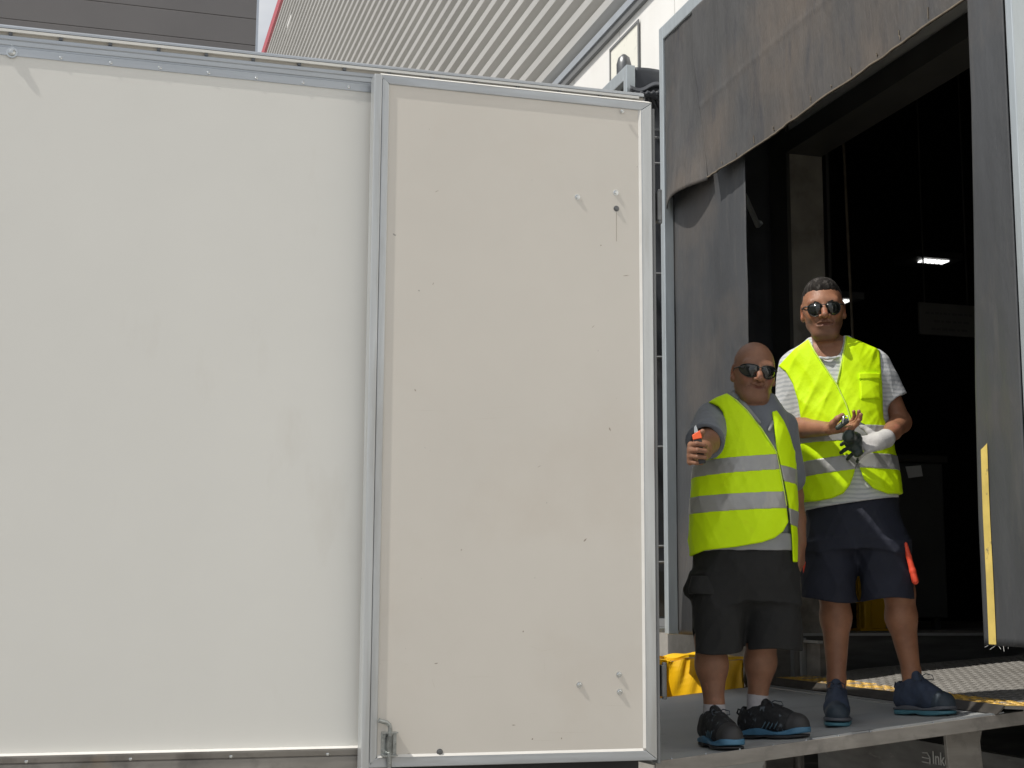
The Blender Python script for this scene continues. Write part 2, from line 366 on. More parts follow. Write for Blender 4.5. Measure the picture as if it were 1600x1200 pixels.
# header curtain with a slit, and its left corner flap that curls forward
n4 = rib_noise(4)
YS = 7.13
def hd(u, v):        # u from slit to right, v bottom to top
    zl_ = 3.885+v*(TOP-3.96); ys_ = 7.075+min(max(zl_-3.9, 0), .78)*.29
    y = ys_-u*(ys_-YR-.035); zb = 3.885+.035*u+.003*math.sin(u*17)+.002*math.sin(u*41)
    z = zb+v*(TOP-.084-zb)
    x = SX-.026+.004*n4(u*3.5, v*2)*(1-v*.6)+.003*math.sin(u*8+v*1.5)*(1-v)
    x -= .02*(1-v)*math.exp(-u*9)
    x -= .0028*math.exp(-((v-.42-.05*u-.01*math.sin(u*7))/.016)**2)
    x += (.0022*math.sin(u*150+3*math.sin(u*23))+.002*math.sin(u*67))*math.exp(-v*9)*(.5+.5*math.sin(u*19+1))
    x += .004*math.sin(u*31+v*4+2*math.sin(u*9))*(.3+.7*v)*.5
    sl_ = .12*(1-u)**12*(v)                # the slit edge leans
    return (x, y, z)
hco = MB().grid(hd, 320, 90).build('header_curtain', M['header'], sh, smooth=True, solid=.006)
MB().grid(lambda u, v: (hd(u, 0)[0]-.006, hd(u, 0)[1], hd(u, 0)[2]-.002+v*.008), 320, 1).build('hem_edge', M['hem'], hco, smooth=True, solid=.004)
# welded pleats near the hem
for i in range(11):
    u = .06+i*.075+rnd.uniform(-.01, .01); h = rnd.uniform(.03, .07)
    pts = [np.array(hd(u+rnd.uniform(-.002, .002), v))+np.array([-.006, 0, 0]) for v in np.linspace(0.02, h, 5)]
    MB().tube(pts, .0022, 5).build('seam_stitch', M['hem'], hco)
def flap(u, v):      # u: left frame -> slit, v bottom -> top
    z0 = 3.89+.01*u; z = z0+v*(TOP-.084-z0)
    yr_ = 7.15+min(max(z-3.87, 0), .81)*.185
    y = YL-.035-u*(YL-.035-yr_)
    bulge = .075*math.sin(math.pi*min(1, u*1.02))**1.1*max(0, 1-v*1.5)**1.4
    return (SX-.014-bulge+.003*n4(u*2+3, v*4), y, z)
flo = MB().grid(flap, 50, 50).build('corner_flap', M['header'], sh, smooth=True, solid=.006)
flo['label'] = 'loose corner flap of the header curtain, curling forward at its lower edge'
# neighbouring shelter further along the wall
s2 = thing('dock_shelter', 'neighbouring dock shelter partly hidden behind the lorry and its open door', 'dock shelter', (SX, 10.3, 0))
YN = 8.40
tz = un(987, 100, 0, SX)[2]
MB().box(SX-.03, SX+.03, YN-.03, YN+.03, 1.40, tz).build('frame_post', M['frame'], s2, bevel=.004)
MB().box(SX-.03, SX+.03, YN+.031, YN+3.4, tz-.09, tz-.001).build('frame_beam', M['frame'], s2, bevel=.004)
MB().box(SX-.03, SX+.03, YN+3.401, YN+3.46, 1.40, tz).build('frame_post', M['frame'], s2, bevel=.004)
n5 = rib_noise(5)
MB().grid(lambda u, v: (SX+.03+u*(WX-SX-.035), YN-.012+.03*n5(u*2, v*14)*(.4+.6*math.sin(math.pi*u)), 1.48+v*(tz-1.485)), 24, 160).build('side_fabric', M['curtain_side'], s2, smooth=True, solid=.004)
MB().grid(lambda u, v: (SX+.03+u*(WX-SX-.035), YN+v*3.4, tz-.01), 6, 12).build('roof_fabric', M['curtain_side'], s2, smooth=True, solid=.004)
MB().grid(lambda u, v: (SX+.02+.01*n5(u*3, v*2), YN+.031+u*3.36, tz-1.15+v*1.06), 30, 12).build('header_curtain', M['header'], s2, smooth=True, solid=.006)
MB().grid(lambda u, v: (SX+.05+.01*n5(u*3, v*2), YN+.031+u*1.0, 1.42+v*(tz-1.5)), 12, 30).build('side_curtain', M['curtain'], s2, smooth=True, solid=.006)
MB().grid(lambda u, v: (SX+.05+.01*n5(u*3, v*2), YN+2.4+u*1.0, 1.42+v*(tz-1.5)), 12, 30).build('side_curtain', M['curtain'], s2, smooth=True, solid=.006)
MB().box(WX-.03, WX-.004, YN+.35, YN+3.1, DOCK, tz-.9).build('closed_door', M['grey_trim'], s2)
# bent ribs and loose folds of its side fabric
for yy in (206, 218, 258, 318, 430, 560, 700, 855, 880):
    z = un(1032, yy, 1, YN-.04)[2]
    MB().tube([(SX+.02, YN-.045, z), (SX+.3, YN-.055, z+.01), (WX-.02, YN-.03, z)], .009, 6).build('fabric_rib', M['grey_trim'], s2, smooth=True)
pa, pb, pc = un(996, 167, 1, YN-.05), un(1009, 146, 1, YN-.06), un(1006, 170, 1, YN-.08)
pd = un(1000, 150, 1, YN-.04)
MB().prism([pa, pb, pc], (0, .01, 0)).build('torn_flap', M['white_wall'], s2)
MB().grid(lambda u, v: tuple(un(985+u*52, 133+v*10+5*math.sin(u*6), 1, YN-.05-.06*math.sin(math.pi*v))), 16, 8).build('fabric_fold', M['curtain_side'], s2, smooth=True, solid=.005)
for k in range(5):
    x0 = 990+k*9
    MB().tube([un(x0-6, 158-k*3, 1, YN-.08), un(x0+3, 148-k, 1, YN-.11), un(x0+18, 146+k*4, 1, YN-.06), un(x0+26, 160+k*9, 1, YN-.05)], [.012, .02, .016, .01], 8).build('fabric_fold', M['curtain_side'], s2, smooth=True)
MB().box(SX-.05, WX-.02, YN-.05, YN+.02, 1.395, 1.425).build('bottom_rail', M['frame'], s2, bevel=.004)

# concrete pier and yellow pad between the lift platform and the wall
o = MB().box(3.62, 3.885, 7.95, 8.12, 0, 1.39).build('concrete_pier', M['concrete'], bevel=.01); tag(o, 'short concrete pier below the left curtain, behind the yellow pad', 'pier')
o = MB().box(3.70, 3.88, 7.64, 7.72, 0, 1.41).build('galvanised_upright', M['alu_grime'], bevel=.006); tag(o, 'grey scuffed upright between the yellow pad and the leveler pit', 'post')
pad = thing('bumper_pad', 'bright yellow tarpaulin-covered pad behind the far edge of the lift platform', 'bumper pad', (3.3, 7.8, 0))
def padpt(x, z, key):
    return (np.interp(x, key[0], key[1]), np.interp(x, key[0], key[2]))
kx = [0, .33, 1.0]; px_ = [2.86, 3.22, 3.56]; py_ = [7.74, 7.95, 7.60]
def zt(u): return 1.235+.045*min(u, .6)+.008*math.sin(u*11)+.006*math.sin(u*27)
def pd_(u, v):
    x = np.interp(u, kx, px_); y = np.interp(u, kx, py_)
    return (x, y+.022*math.sin(u*17+v*5)*v+.01*math.sin(u*41-v*9)*v, .85+v*(zt(u)-.85))
MB().grid(pd_, 48, 14).build('cover', M['yellow_pad'], pad, smooth=False, solid=.02)
MB().grid(lambda u, v: (np.interp(u, kx, px_), np.interp(u, kx, py_)+v*.22*(1 if u < .5 else 1), zt(u)+.012-.0*v), 40, 3).build('top_cover', M['yellow_pad'], pad, solid=.015)
MB().grid(lambda u, v: (3.57+u*.10+.006*math.sin(v*31), 7.60+u*.06+.005*math.sin(v*53+u*9), .85+v*.40), 10, 30).build('side_foam', M['bristle'], pad, smooth=True, solid=.02)  # shadowed end of the pad, its shade given by the dark colour

# ------------------------------------------------------------------ lorry body, open door and lift platform
TY = 5.0
tr = thing('box_lorry', 'white box lorry with an open rear door folded flat against its side', 'lorry', (0, TY, 0))
XE = 1.93; X0 = -7.0
MB().box(X0, XE, TY, TY+2.48, 1.09, 3.44).build('side_panel', M['panel'], tr)
MB().box(X0, XE+.01, TY-.012, TY+2.49, 3.5, 3.512).build('roof', M['panel'], tr)
# top rail: profile swept along X
def sweep(prof, x0, x1, name, mt, par, **k):
    return MB().prism([(x0, TY-p_[0], p_[1]) for p_ in prof], (x1-x0, 0, 0)).build(name, mt, par, **k)
sweep([(-.02, 3.419), (.004, 3.419), (.0055, 3.446), (.002, 3.449), (.002, 3.453), (.006, 3.456), (.0075, 3.470), (.0055, 3.472), (.008, 3.475), (.008, 3.487), (.002, 3.489), (-.02, 3.489)], X0, XE+.03, 'top_rail', M['alu'], tr)
sweep([(-.02, 3.490), (.001, 3.490), (.001, 3.509), (-.02, 3.509)], X0, XE+.03, 'rail_recess', M['beige'], tr)
sweep([(-.02, 3.510), (.012, 3.510), (.012, 3.519), (.004, 3.526), (-.02, 3.526)], X0, XE+.03, 'roof_edge', M['alu'], tr)
MB().box(XE, XE+.035, TY+.002, TY+2.48, 3.40, 3.50).build('rear_header', M['alu'], tr)
MB().box(XE, XE+.035, TY+.002, TY+.06, 1.09, 3.40).build('rear_post', M['alu_v'], tr)
MB().box(XE, XE+.035, TY+2.42, TY+2.48, 1.09, 3.40).build('rear_post', M['alu_v'], tr)
sweep([(-.02, 1.0), (.02, 1.0), (.02, 1.065), (.016, 1.068), (.02, 1.071), (.024, 1.087), (.024, 1.093), (-.02, 1.093)], X0, 1.0, 'bottom_rail', M['alu_grime'], tr)
def rivet(r, h, mt='zinc'):
    mm = MB(); n = 10
    mm.tube([(0, 0, 0), (0, -h*.5, 0), (0, -h, 0)], [r, r*.85, r*.35], n); return mm
rv = rivet(.0062, .0016)
ro = None
for i in range(30):
    x = un(94, 98, 1, TY-.03)[0]+(i-9)*.1665
    if x > .85: break
    if x < -.6: continue
    if ro is None:
        ro = rv.build('rivet', M['zinc'], tr, smooth=True); ro.data.transform(Matrix.Translation((0, TY, 0))); ro.location = (x, -.0045, 3.4285)
    else:
        q = bpy.data.objects.new('rivet', ro.data); col.objects.link(q); q.parent = tr; q.location = (x, -.0045, 3.4285)
for i in range(8):
    x = un(41, 1190, 1, TY-.02)[0]+i*.322-.322
    if x > .88: break
    q = bpy.data.objects.new('rivet', ro.data); col.objects.link(q); q.parent = tr; q.location = (x, -.021, 1.075)
clip = None
for i in range(16):
    x = un(17, 50, 1, TY)[0]+i*.164-.164
    if x > XE: break
    MB().box(x-.006, x+.006, TY-.009, TY-.0015, 3.4895, 3.5095).build('rail_clip', M['steel_dark'], tr)
bp = un(18, 78, 1, TY-.03)
mm = MB(); mm.tube([(bp[0], TY-.004, bp[2]), (bp[0], TY-.007, bp[2])], .019, 16); mm.tube([(bp[0], TY-.007, bp[2]), (bp[0], TY-.013, bp[2]), (bp[0], TY-.015, bp[2])], [.0135, .0115, .005], 14)
mm.build('roof_bolt', M['zinc'], tr, smooth=False)
# the door
YD = 4.90
dr = MB().box(.925, 1.945, YD, YD+.045, 1.07, 3.42).build('rear_door', M['door'], tr)
dr['label'] = 'open rear door with bolts and a spring latch'
DX0, DX1, DZ0, DZ1 = .893, 1.955, 1.035, 3.452
tw = .050; yf = YD-.0055
def trimx(z0, z1, a0, a1):      # horizontal trim with mitred ends
    return MB().prism([(a0, yf, z0), (a1, yf, z0), (a1-(tw if z0 == DZ0 else 0)*0, yf, z0), ], (0, 0, 0))
def quadprism(p4, d0, d1):
    return MB().prism([(x, d0, z) for x, z in p4], (0, d1-d0, 0))
tt = .032; tb = .034; tl = .056; trr = .045
quadprism([(DX0, DZ1), (DX0+tl, DZ1-tt), (DX1-trr, DZ1-tt), (DX1, DZ1)], yf, YD+.05).build('top_trim', M['alu'], dr, bevel=.003)
quadprism([(DX0, DZ0), (DX1, DZ0), (DX1-trr, DZ0+tb), (DX0+tl, DZ0+tb)], yf, YD+.05).build('bottom_trim', M['alu'], dr, bevel=.003)
quadprism([(DX0+tl*.52, DZ0+.002), (DX0+tl-.001, DZ0+tb+.001), (DX0+tl-.001, DZ1-tt-.001), (DX0+tl*.52, DZ1-.003)], yf, YD+.05).build('side_trim', M['alu_v'], dr, bevel=.003)
MB().box(DX0, DX0+tl*.5, yf-.003, YD+.06, DZ0-.01, DZ1+.001).build('edge_rail', M['alu_v'], dr, bevel=.003)
quadprism([(DX1-trr+.001, DZ0+tb), (DX1-.001, DZ0+.001), (DX1-.001, DZ1-.001), (DX1-trr+.001, DZ1-tt)], yf, YD+.05).build('side_trim', M['alu_v'], dr, bevel=.003)
def sliver(p3, vec, name, mt=None): return MB().prism(p3, vec).build(name, mt or M['ledge_sunlit'], dr)  # slivers sloped towards the sun, added as highlights along the trims
sliver([(DX1-trr-.009, YD-.0004, DZ0+tb+.008), (DX1-trr+.0008, YD-.0004, DZ0+tb+.008), (DX1-trr+.0008, yf-.0008, DZ0+tb+.008)], (0, 0, DZ1-tt-DZ0-tb-.008), 'trim_ledge')
sliver([(DX0+tl, YD-.0004, DZ0+tb+.008), (DX0+tl, yf-.0008, DZ0+tb-.0008), (DX0+tl, YD-.0004, DZ0+tb-.0008)], (DX1-trr-.009-DX0-tl, 0, 0), 'trim_ledge')
sliver([(DX0+tl*.5, yf+.0005, DZ1+.0005), (DX0+tl*.5, YD+.03, DZ1+.018), (DX0+tl*.5, YD+.03, DZ1+.0005)], (DX1-DX0-tl*.5, 0, 0), 'top_ledge')
MB().prism([(X0, TY-.0004, 1.099), (X0, TY-.024, 1.0932), (X0, TY-.0004, 1.0932)], (1.0-X0-.02, 0, 0)).build('rail_ledge', M['ledge_sunlit'], tr)  # added pale slope for the sunlit line on the bottom rail
MB().box(DX1+.0, DX1+.012, YD-.004, YD+.05, DZ0-.012, DZ1-.02).build('rubber_seal', M['grey_trim'], dr, bevel=.003)
for zy in (322, 1064):
    z = un(1022, zy, 1, YD)[2]
    mm = MB(); mm.box(DX1+.018, DX1+.034, YD-.012, YD+.06, z-.055, z+.055); mm.tube([(DX1+.030, YD+.0, z-.065), (DX1+.030, YD+.0, z+.065)], .009, 8)
    mm.build('hinge', M['steel_dark'], dr, bevel=.002)
for (bx, by, dark) in ((902, 308, 0), (962, 301, 0), (963, 326, 1), (905, 1070, 0), (967, 1054, 0), (968, 1081, 0), (687, 1175, 1), (972, 174, 2)):
    p = un(bx, by, 1, YD if dark < 2 else yf); y = YD if dark < 2 else yf; r = .0095 if dark < 2 else .006
    mm = MB(); mm.tube([(p[0], y, p[2]), (p[0], y-.002, p[2])], r*1.15, 14)
    mm.tube([(p[0], y-.002, p[2]), (p[0], y-.0045, p[2]), (p[0], y-.0055, p[2])], [r*.85, r*.8, r*.45], 12)
    mm.build('door_bolt', M['steel_dark'] if dark == 1 else M['zinc'], dr)
# run-off stain under the dark bolt, scratches and scuffs (flat marks in the paint)
M['stain'] = mat('grime_mark', (.36, .31, .26), .7, var=.25, vscale=30)
M['stain2'] = mat('pale_scuff', (.60, .56, .50), .6, var=.1, vscale=30)
p = un(963, 332, 1, YD); mm = MB(); mm.box(p[0]-.0011, p[0]+.0011, YD-.0002, YD-.00005, p[2]-.11, p[2]); 
def mark(mm, x0, y0, x1, y1, wd):
    a = un(x0, y0, 1, YD); b = un(x1, y1, 1, YD); d = b-a; d[1] = 0; L_ = np.linalg.norm(d); nn = np.array([-d[2], 0, d[0]])/L_*wd
    mm.prism([a-nn*.4, a+d*.4-nn, b, a+d*.5+nn, a+nn*.4][:5], (0, -.00012, 0))
for s_ in ((680, 300, 686, 297, .001), (938, 383, 940, 384, .003), (974, 431, 984, 430, .0016), (676, 445, 678, 441, .0012), (648, 608, 650, 612, .0025), (952, 668, 954, 674, .003),
           (912, 846, 917, 841, .003), (679, 1037, 685, 1036, .0018), (817, 988, 818, 985, .0028), (800, 1133, 806, 1133, .0016), (831, 1156, 833, 1153, .0028), (877, 1155, 878, 1152, .0022),
           (720, 860, 722, 858, .002), (840, 730, 846, 727, .0008), (925, 512, 929, 508, .001)): mark(mm, *s_)
tag(mm.build('paint_chips', M['stain'], dr), kind='stuff')
mm = MB()
for s_ in ((762, 638, 830, 635, .0003), (830, 1010, 850, 1018, .0007), (845, 1018, 870, 1012, .0005), (858, 1145, 925, 1144, .0006), (833, 1157, 870, 1157, .0005), (943, 1102, 980, 1103, .0006),
           (590, 1032, 612, 1031, .0006), (730, 1058, 775, 1057, .0005), (675, 1060, 680, 1078, .001), (740, 655, 790, 652, .0005), (640, 640, 700, 643, .0004), (850, 1030, 852, 1055, .0004)): mark(mm, *s_)
for k in range(11):
    x = rnd.uniform(622, 990); y = rnd.uniform(200, 1160); l_ = rnd.uniform(3, 16); a_ = rnd.uniform(-.5, .5)
    mark(mm, x, y, x+l_*math.cos(a_), y+l_*math.sin(a_), rnd.uniform(.0002, .0004))
tag(mm.build('scratches', M['stain2'], dr), kind='stuff')
mm = MB()
for k in range(60):
    x = 582+abs(rnd.gauss(0, 1))*45; y = 1188-abs(rnd.gauss(0, 1))*5
    if 612 < x < 700: mark(mm, x, y, x+rnd.uniform(2, 9), y-rnd.uniform(-.5, .8), rnd.uniform(.001, .0032))
tag(mm.build('dirt_line', M['stain'], dr), kind='stuff')
# spring latch
lp = un(609, 1160, 1, YD-.02); lx = lp[0]
mm = MB(); zb = un(609, 1181, 1, YD-.02)[2]; zt_ = un(609, 1144, 1, YD-.02)[2]
mm.box(lx-.026, lx+.026, YD-.004, YD-.0005, zb, zt_)
mm.box(lx-.026, lx+.026, YD-.034, YD-.002, zt_-.003, zt_+.0005)
mm.box(lx-.026, lx+.026, YD-.034, YD-.002, zb-.0005, zb+.003)
for sx_ in (-1, 1):
    for z in (zb+.016, zt_-.016): mm.tube([(lx+sx_*.017, YD-.004, z), (lx+sx_*.017, YD-.010, z)], .006, 8)
rod = [(lx, YD-.022, zb-.05), (lx, YD-.022, zt_+.014), (lx-.003, YD-.022, zt_+.024), (lx-.012, YD-.023, zt_+.032), (lx-.040, YD-.026, zt_+.040)]
mm.tube(rod, .0078, 10)
hel = []
for k in range(16*10+1):
    t_ = k/160.; a_ = t_*16*2*math.pi; hel.append((lx+.0105*math.cos(a_), YD-.022+.0105*math.sin(a_), zb+.006+t_*(zt_-zb-.02)))
mm.tube(hel, .0016, 5)
mm.build('spring_latch', M['latch'], dr, smooth=False)
# chassis and underside, hidden low parts
mm = MB(); mm.box(X0, 1.9, TY+.75, TY+.83, .75, .98); mm.box(X0, 1.9, TY+1.65, TY+1.73, .75, .98); mm.box(X0, XE, TY+.02, TY+2.46, .98, 1.085)
mm.build('chassis', M['rubber'], tr)
# lift platform
def pz(x, y): return .099*x-.021*y+.925
def plate(poly, th, lift=0): return MB().prism([(x, y, pz(x, y)+lift-th) for x, y in poly], (0, 0, th))
PF = 7.46
pl = plate([(1.985, TY+.004), (3.80, TY+.004), (3.98, PF), (1.985, PF)], .012).build('lift_platform', M['plat'], tr)
plate([(1.985, TY-.006), (3.83, TY-.006), (3.83, TY+.003), (1.985, TY+.003)], .052, .003).build('side_rail', M['alu_grime'], pl, bevel=.002)
plate([(1.985, PF+.001), (3.98, PF+.001), (3.98, PF+.03), (1.985, PF+.03)], .05, .0).build('side_rail', M['alu_grime'], pl)
a = unp(1240, 1160, (0, 0, pz(0, 0)), (-.099, .021, 1)); 
mm = MB()
mm.add([(x, y, pz(x, y)+h) for x, y, h in ((2.62, TY+.006, .001), (3.45, TY+.006, .001), (3.45, TY+.034, .001), (2.62, TY+.03, .001), (2.62, TY+.006, .008), (3.45, TY+.006, .008), (3.45, TY+.034, .008), (2.62, TY+.03, .008))],
       [(3,2,1,0),(4,5,6,7),(0,1,5,4),(1,2,6,5),(2,3,7,6),(3,0,4,7)])
mm.build('edge_bar', M['alu'], pl)
for k in range(13):
    x = 2.05+k*.135; MB().tube([(x, TY+.0, pz(x, TY)+.002), (x, TY+.0, pz(x, TY)+.0075)], [.004, .0025], 8).build('edge_rivet', M['zinc'], pl)
l0 = np.array([3.632, 7.42]); l1 = np.array([3.405, 5.03])
dd = (l1-l0)/np.linalg.norm(l1-l0); nn_ = np.array([dd[1], -dd[0]])
if nn_[0] > 0: nn_ = -nn_
q = [l0+nn_*.004, l1+nn_*.004, l1+nn_*.045, l0+nn_*.060]
plate([tuple(v) for v in q], .004, .004).build('end_strip', M['strip'], pl)
# under frame: arms and cylinder below the platform
for y in (TY+.18, PF-.3):
    mm = MB(); x0_ = un(1508, 1150, 1, TY+.18)[0]; zz_ = pz(x0_, y)-.05
    mm.prism([(x0_-.09, y, zz_), (x0_+.09, y, zz_+.012), (x0_+.07, y, zz_-.06), (x0_+.09, y, zz_-.3), (x0_-.07, y, zz_-.3), (x0_-.085, y, zz_-.1)], (0, .02, 0))
    mm.build('lift_bracket', M['alu_grime'], pl, bevel=.004)
for y in (TY+.3, PF-.45):
    mm = MB(); mm.prism([(2.36, y, .985), (2.58, y, 1.0), (2.50, y, .80), (2.2, y, .3), (2.0, y, .3)], (0, .05, 0))
    mm.build('lift_arm', M['strip'], pl, bevel=.006)
mm = MB(); mm.tube([(2.2, TY+.02, .98), (2.05, TY+.01, .965), (1.99, TY+.01, .98), (1.985, TY-.0, 1.0)], .004, 6); mm.build('cable', M['paper'], pl, smooth=True)

# ------------------------------------------------------------------ dock leveler resting on the platform
lv = thing('dock_leveler', 'steel tread plate dock leveler with a worn yellow front edge, lying on the lift platform', 'dock leveler', (3.6, 6.2, 1.1))
A = un(1317, 1048.8, 1, 7.42); B_ = un(1600, 1024.5, 1, 7.42)
sl1 = (B_[2]-A[2])/(B_[0]-A[0])
def dz_(x, y):
    # distance behind the lip line
    t_ = (y-l1[1])/(l0[1]-l1[1]); xl = l1[0]+t_*(l0[0]-l1[0]); s_ = max(0, x-xl)
    zl = pz(xl, y)+.034
    z_ = A[2]+(x-A[0])*sl1
    k_ = min(1, s_/.55)
    return zl*(1-k_)+(z_+.0)*k_ if s_ < .55 else z_
def xlip(y): return l1[0]+(y-l1[1])/(l0[1]-l1[1])*(l0[0]-l1[0])
YA, YB = 4.98, 7.42
MB().grid(lambda u, v: (xlip(YA+v*(YB-YA))+.035+u*(6.1-3.6), YA+v*(YB-YA), dz_(xlip(YA+v*(YB-YA))+.035+u*2.5, YA+v*(YB-YA))), 40, 8).build('tread_plate', M['deck'], lv, solid=.012)
mm = MB()
def bev(u, v):
    y = YA+u*(YB-YA); x = xlip(y)
    return [(x, y, pz(x, y)+.005), (x+.02, y, pz(x, y)+.022), (x+.036, y, dz_(x+.036, y)+.0065)][int(round(v*2))]
mm.grid(bev, 30, 2); mm.build('bevelled_lip', M['lip'], lv, smooth=False, solid=.006)
mm = MB(); mm.grid(lambda u, v: (lambda y: (xlip(y)+.036+v*.20, y, dz_(xlip(y)+.036+v*.20, y)+.0075))(YA+u*(YB-YA)), 30, 2); mm.build('yellow_edge', M['deck_yellow'], lv, solid=.002)
MB().grid(lambda u, v: (xlip(YB)+.05+u*2.5, YB, dz_(xlip(YB)+.05+u*2.5, YB)-.15*v), 20, 1).build('side_skirt', M['pit'], lv, solid=.006)
st = MB(); row = 0; x = 3.47; 
while x < 5.7:
    y = YA+.02+(row % 2)*.022
    while y < YB-.02:
        if x > xlip(y)+.05:
            z_ = dz_(x, y)+.006; s_ = 1 if (row+int(round(y/.044))) % 2 else -1
            L_ = .014; W_ = .0045; c_, sn = .78, .62*s_
            e1 = np.array([c_*L_, sn*L_]); e2 = np.array([-sn*W_, c_*W_])
            P4 = [(-e1), (-e2), e1, e2]
            near = x < xlip(y)+.235
            st.cur = 1 if near else 0
            zz2 = z_+(.0035 if near else .0)
            st.add([(x+p_[0], y+p_[1], zz2) for p_ in P4]+[(x+p_[0]*.6, y+p_[1]*.6, zz2+.0024) for p_ in P4], [(4,5,6,7),(0,1,5,4),(1,2,6,5),(2,3,7,6),(3,0,4,7)])
        y += .044
    x += .024; row += 1
tag(st.build('tread_studs', [M['deck'], M['deck_yellow']], lv), kind='stuff')

# maker's lettering on the pit front plate
def flat_text(body, size, name, mt, parent, loc):
    cu = bpy.data.curves.new(name, 'FONT'); cu.body = body; cu.size = size; cu.extrude = .001
    to = bpy.data.objects.new('tmp', cu); col.objects.link(to)
    dg = bpy.context.evaluated_depsgraph_get(); me = bpy.data.meshes.new_from_object(to.evaluated_get(dg))
    bpy.data.objects.remove(to)
    me.name = name
    vs = np.array([v.co[:] for v in me.vertices])
    for i, v in enumerate(me.vertices):
        v.co = (-vs[i][2], -vs[i][0], vs[i][1])       # text plane -> wall plane, reading towards -Y
    me.materials.clear(); me.materials.append(mt)
    o = bpy.data.objects.new(name, me); col.objects.link(o); o.parent = parent; o.location = np.array(loc)-parent_loc(parent); return o
tp = un(1457, 1193, 0, WX-.062)
flat_text('Inkema', .085, 'lettering', M['white_print'], wh, (WX-.0625, tp[1], tp[2]))
mm = MB()
for k in range(3):
    ca = un(1441, 1176+k*7, 0, WX-.064); cb = un(1453, 1184+k*4, 0, WX-.064); cc = un(1453, 1194, 0, WX-.064)
    if k == 0: mm.tube([ca, (ca+cb)/2+np.array([0, -.01, .012]), cb, cc], .003, 5)
    else: mm.tube([ca, un(1451, 1178+k*7, 0, WX-.064)], .003, 5)
mm.build('logo_mark', M['white_print'], wh)

# ------------------------------------------------------------------ things seen in the dark hall
p = un(1362, 960, 1, 9.2)
g = un(1362, 985, 2, DOCK)
yg = thing('guard_post', 'yellow steel guard post standing inside the dock door behind the taller man', 'guard post', (4.9, 8.35, DOCK))
a = un(1343, 950, 1, 8.35)[0]; b = un(1384, 950, 1, 8.35)[0]
mm = MB(); mm.box(a, b, 8.35, 8.40, DOCK, DOCK+.95); mm.box(a, a+.05, 8.29, 8.3499, DOCK, DOCK+.95); mm.build('guard_shell', M['yellow'], yg, bevel=.008)
MB().box(a-.05, b+.05, 8.25, 8.5, DOCK+.001, DOCK+.015).build('base_plate', M['yellow'], yg)
# door track, hoist rope
tk = thing('door_track', 'dark vertical door track beside the inner face of the jamb', 'track', (4.35, 7.75, DOCK))
mm = MB(); xa = un(1284, 500, 1, 7.75)[0]; xb = un(1297, 500, 1, 7.75)[0]
mm.box(xa, xa+.02, 7.75, 7.85, DOCK, 5.6); mm.box(xb, xb+.02, 7.75, 7.85, DOCK, 5.6); mm.box(xa, xb, 7.84, 7.86, DOCK, 5.6); mm.build('track_rail', M['dark_rail'], tk)
ra = un(1316, 180, 1, 7.6); rb = un(1333, 545, 1, 7.6)
o = MB().tube([ra+(ra-rb)*.3, ra, (ra+rb)/2, rb, rb+(rb-ra)*.5], .009, 6).build('hoist_rope', M['hem'], smooth=True); tag(o, 'thin tan rope hanging inside the doorway above the taller man', 'rope')
# ceiling lamps
def lamp(x0, x1, y, Y, lab, n, wz=.05):
    pa_ = un(x0, y, 1, Y); pb_ = un(x1, y, 1, Y); lt = thing('hall_lamp', lab, 'lamp', tuple((pa_+pb_)/2), group=None)
    MB().box(pa_[0]-.1, pb_[0]+.1, Y-.05, Y+.3, pa_[2]+wz*.6, pa_[2]+wz*.6+.06).build('housing', M['dark_rail'], lt)
    L_ = (pb_[0]-pa_[0])/n
    for k in range(n): MB().prism([(pa_[0]+k*L_+L_*.08, Y, pa_[2]-wz*.5), (pa_[0]+(k+.72)*L_, Y, pa_[2]-wz*.5), (pa_[0]+(k+.95)*L_, Y, pa_[2]+wz*.5), (pa_[0]+(k+.3)*L_, Y, pa_[2]+wz*.5)], (0, .1, 0)).build('tube_segment', M['lamp_on'], lt)
lamp(1443, 1484, 405, 10.5, 'lit strip lamp of six short tubes high in the dark hall, upper right', 6, .012)
lamp(1318, 1330, 469, 11.0, 'small lit lamp just right of the taller man\'s head', 2, .014)
pa_, pb_, pc_, pd_2 = (un(1330, 470, 1, 11.2), un(1352, 470, 1, 11.2), un(1330, 486, 1, 11.2), un(1322, 487, 1, 11.2))
# sign board on hall wall and a notice on a dark crate
sa, sb, s_c, sd_ = un(1437, 475, 0, 6.9), un(1524, 476, 0, 6.9), un(1524, 527, 0, 6.9), un(1437, 522, 0, 6.9)
hs = thing('hall_sign', 'dim grey board with rows of print hanging inside the dark doorway', 'sign', tuple(sa))
xs1, xs2 = un(1437, 500, 1, 8.6)[0], un(1524, 500, 1, 8.6)[0]; zs1, zs2 = un(1480, 524, 1, 8.6)[2], un(1480, 475, 1, 8.6)[2]
M['dimboard'] = mat('dim_board', (.14, .14, .135), .8)
MB().box(xs1, xs2, 8.6, 8.62, zs1, zs2).build('board', M['dimboard'], hs)
mm = MB()
for k, (f0, f1) in enumerate(((.1, .95), (.25, .8), (.2, .85))):
    zz_ = zs2-.05-(k+.4)*(zs2-zs1)/4; x_ = xs1+(xs2-xs1)*f0
    while x_ < xs1+(xs2-xs1)*f1:
        w_ = rnd.uniform(.015, .05); mm.box(x_, x_+w_, 8.597, 8.5995, zz_-.008, zz_+.008); x_ += w_+.012
tag(mm.build('printed_rows', M['print'], hs), kind='stuff')
mm = MB(); mm.tube([(xs1+.05, 8.61, zs2), (xs1+.05, 8.61, 6.99)], .006, 5); mm.tube([(xs2-.05, 8.61, zs2), (xs2-.05, 8.61, 6.99)], .006, 5); mm.build('hanger', M['dark_rail'], hs)
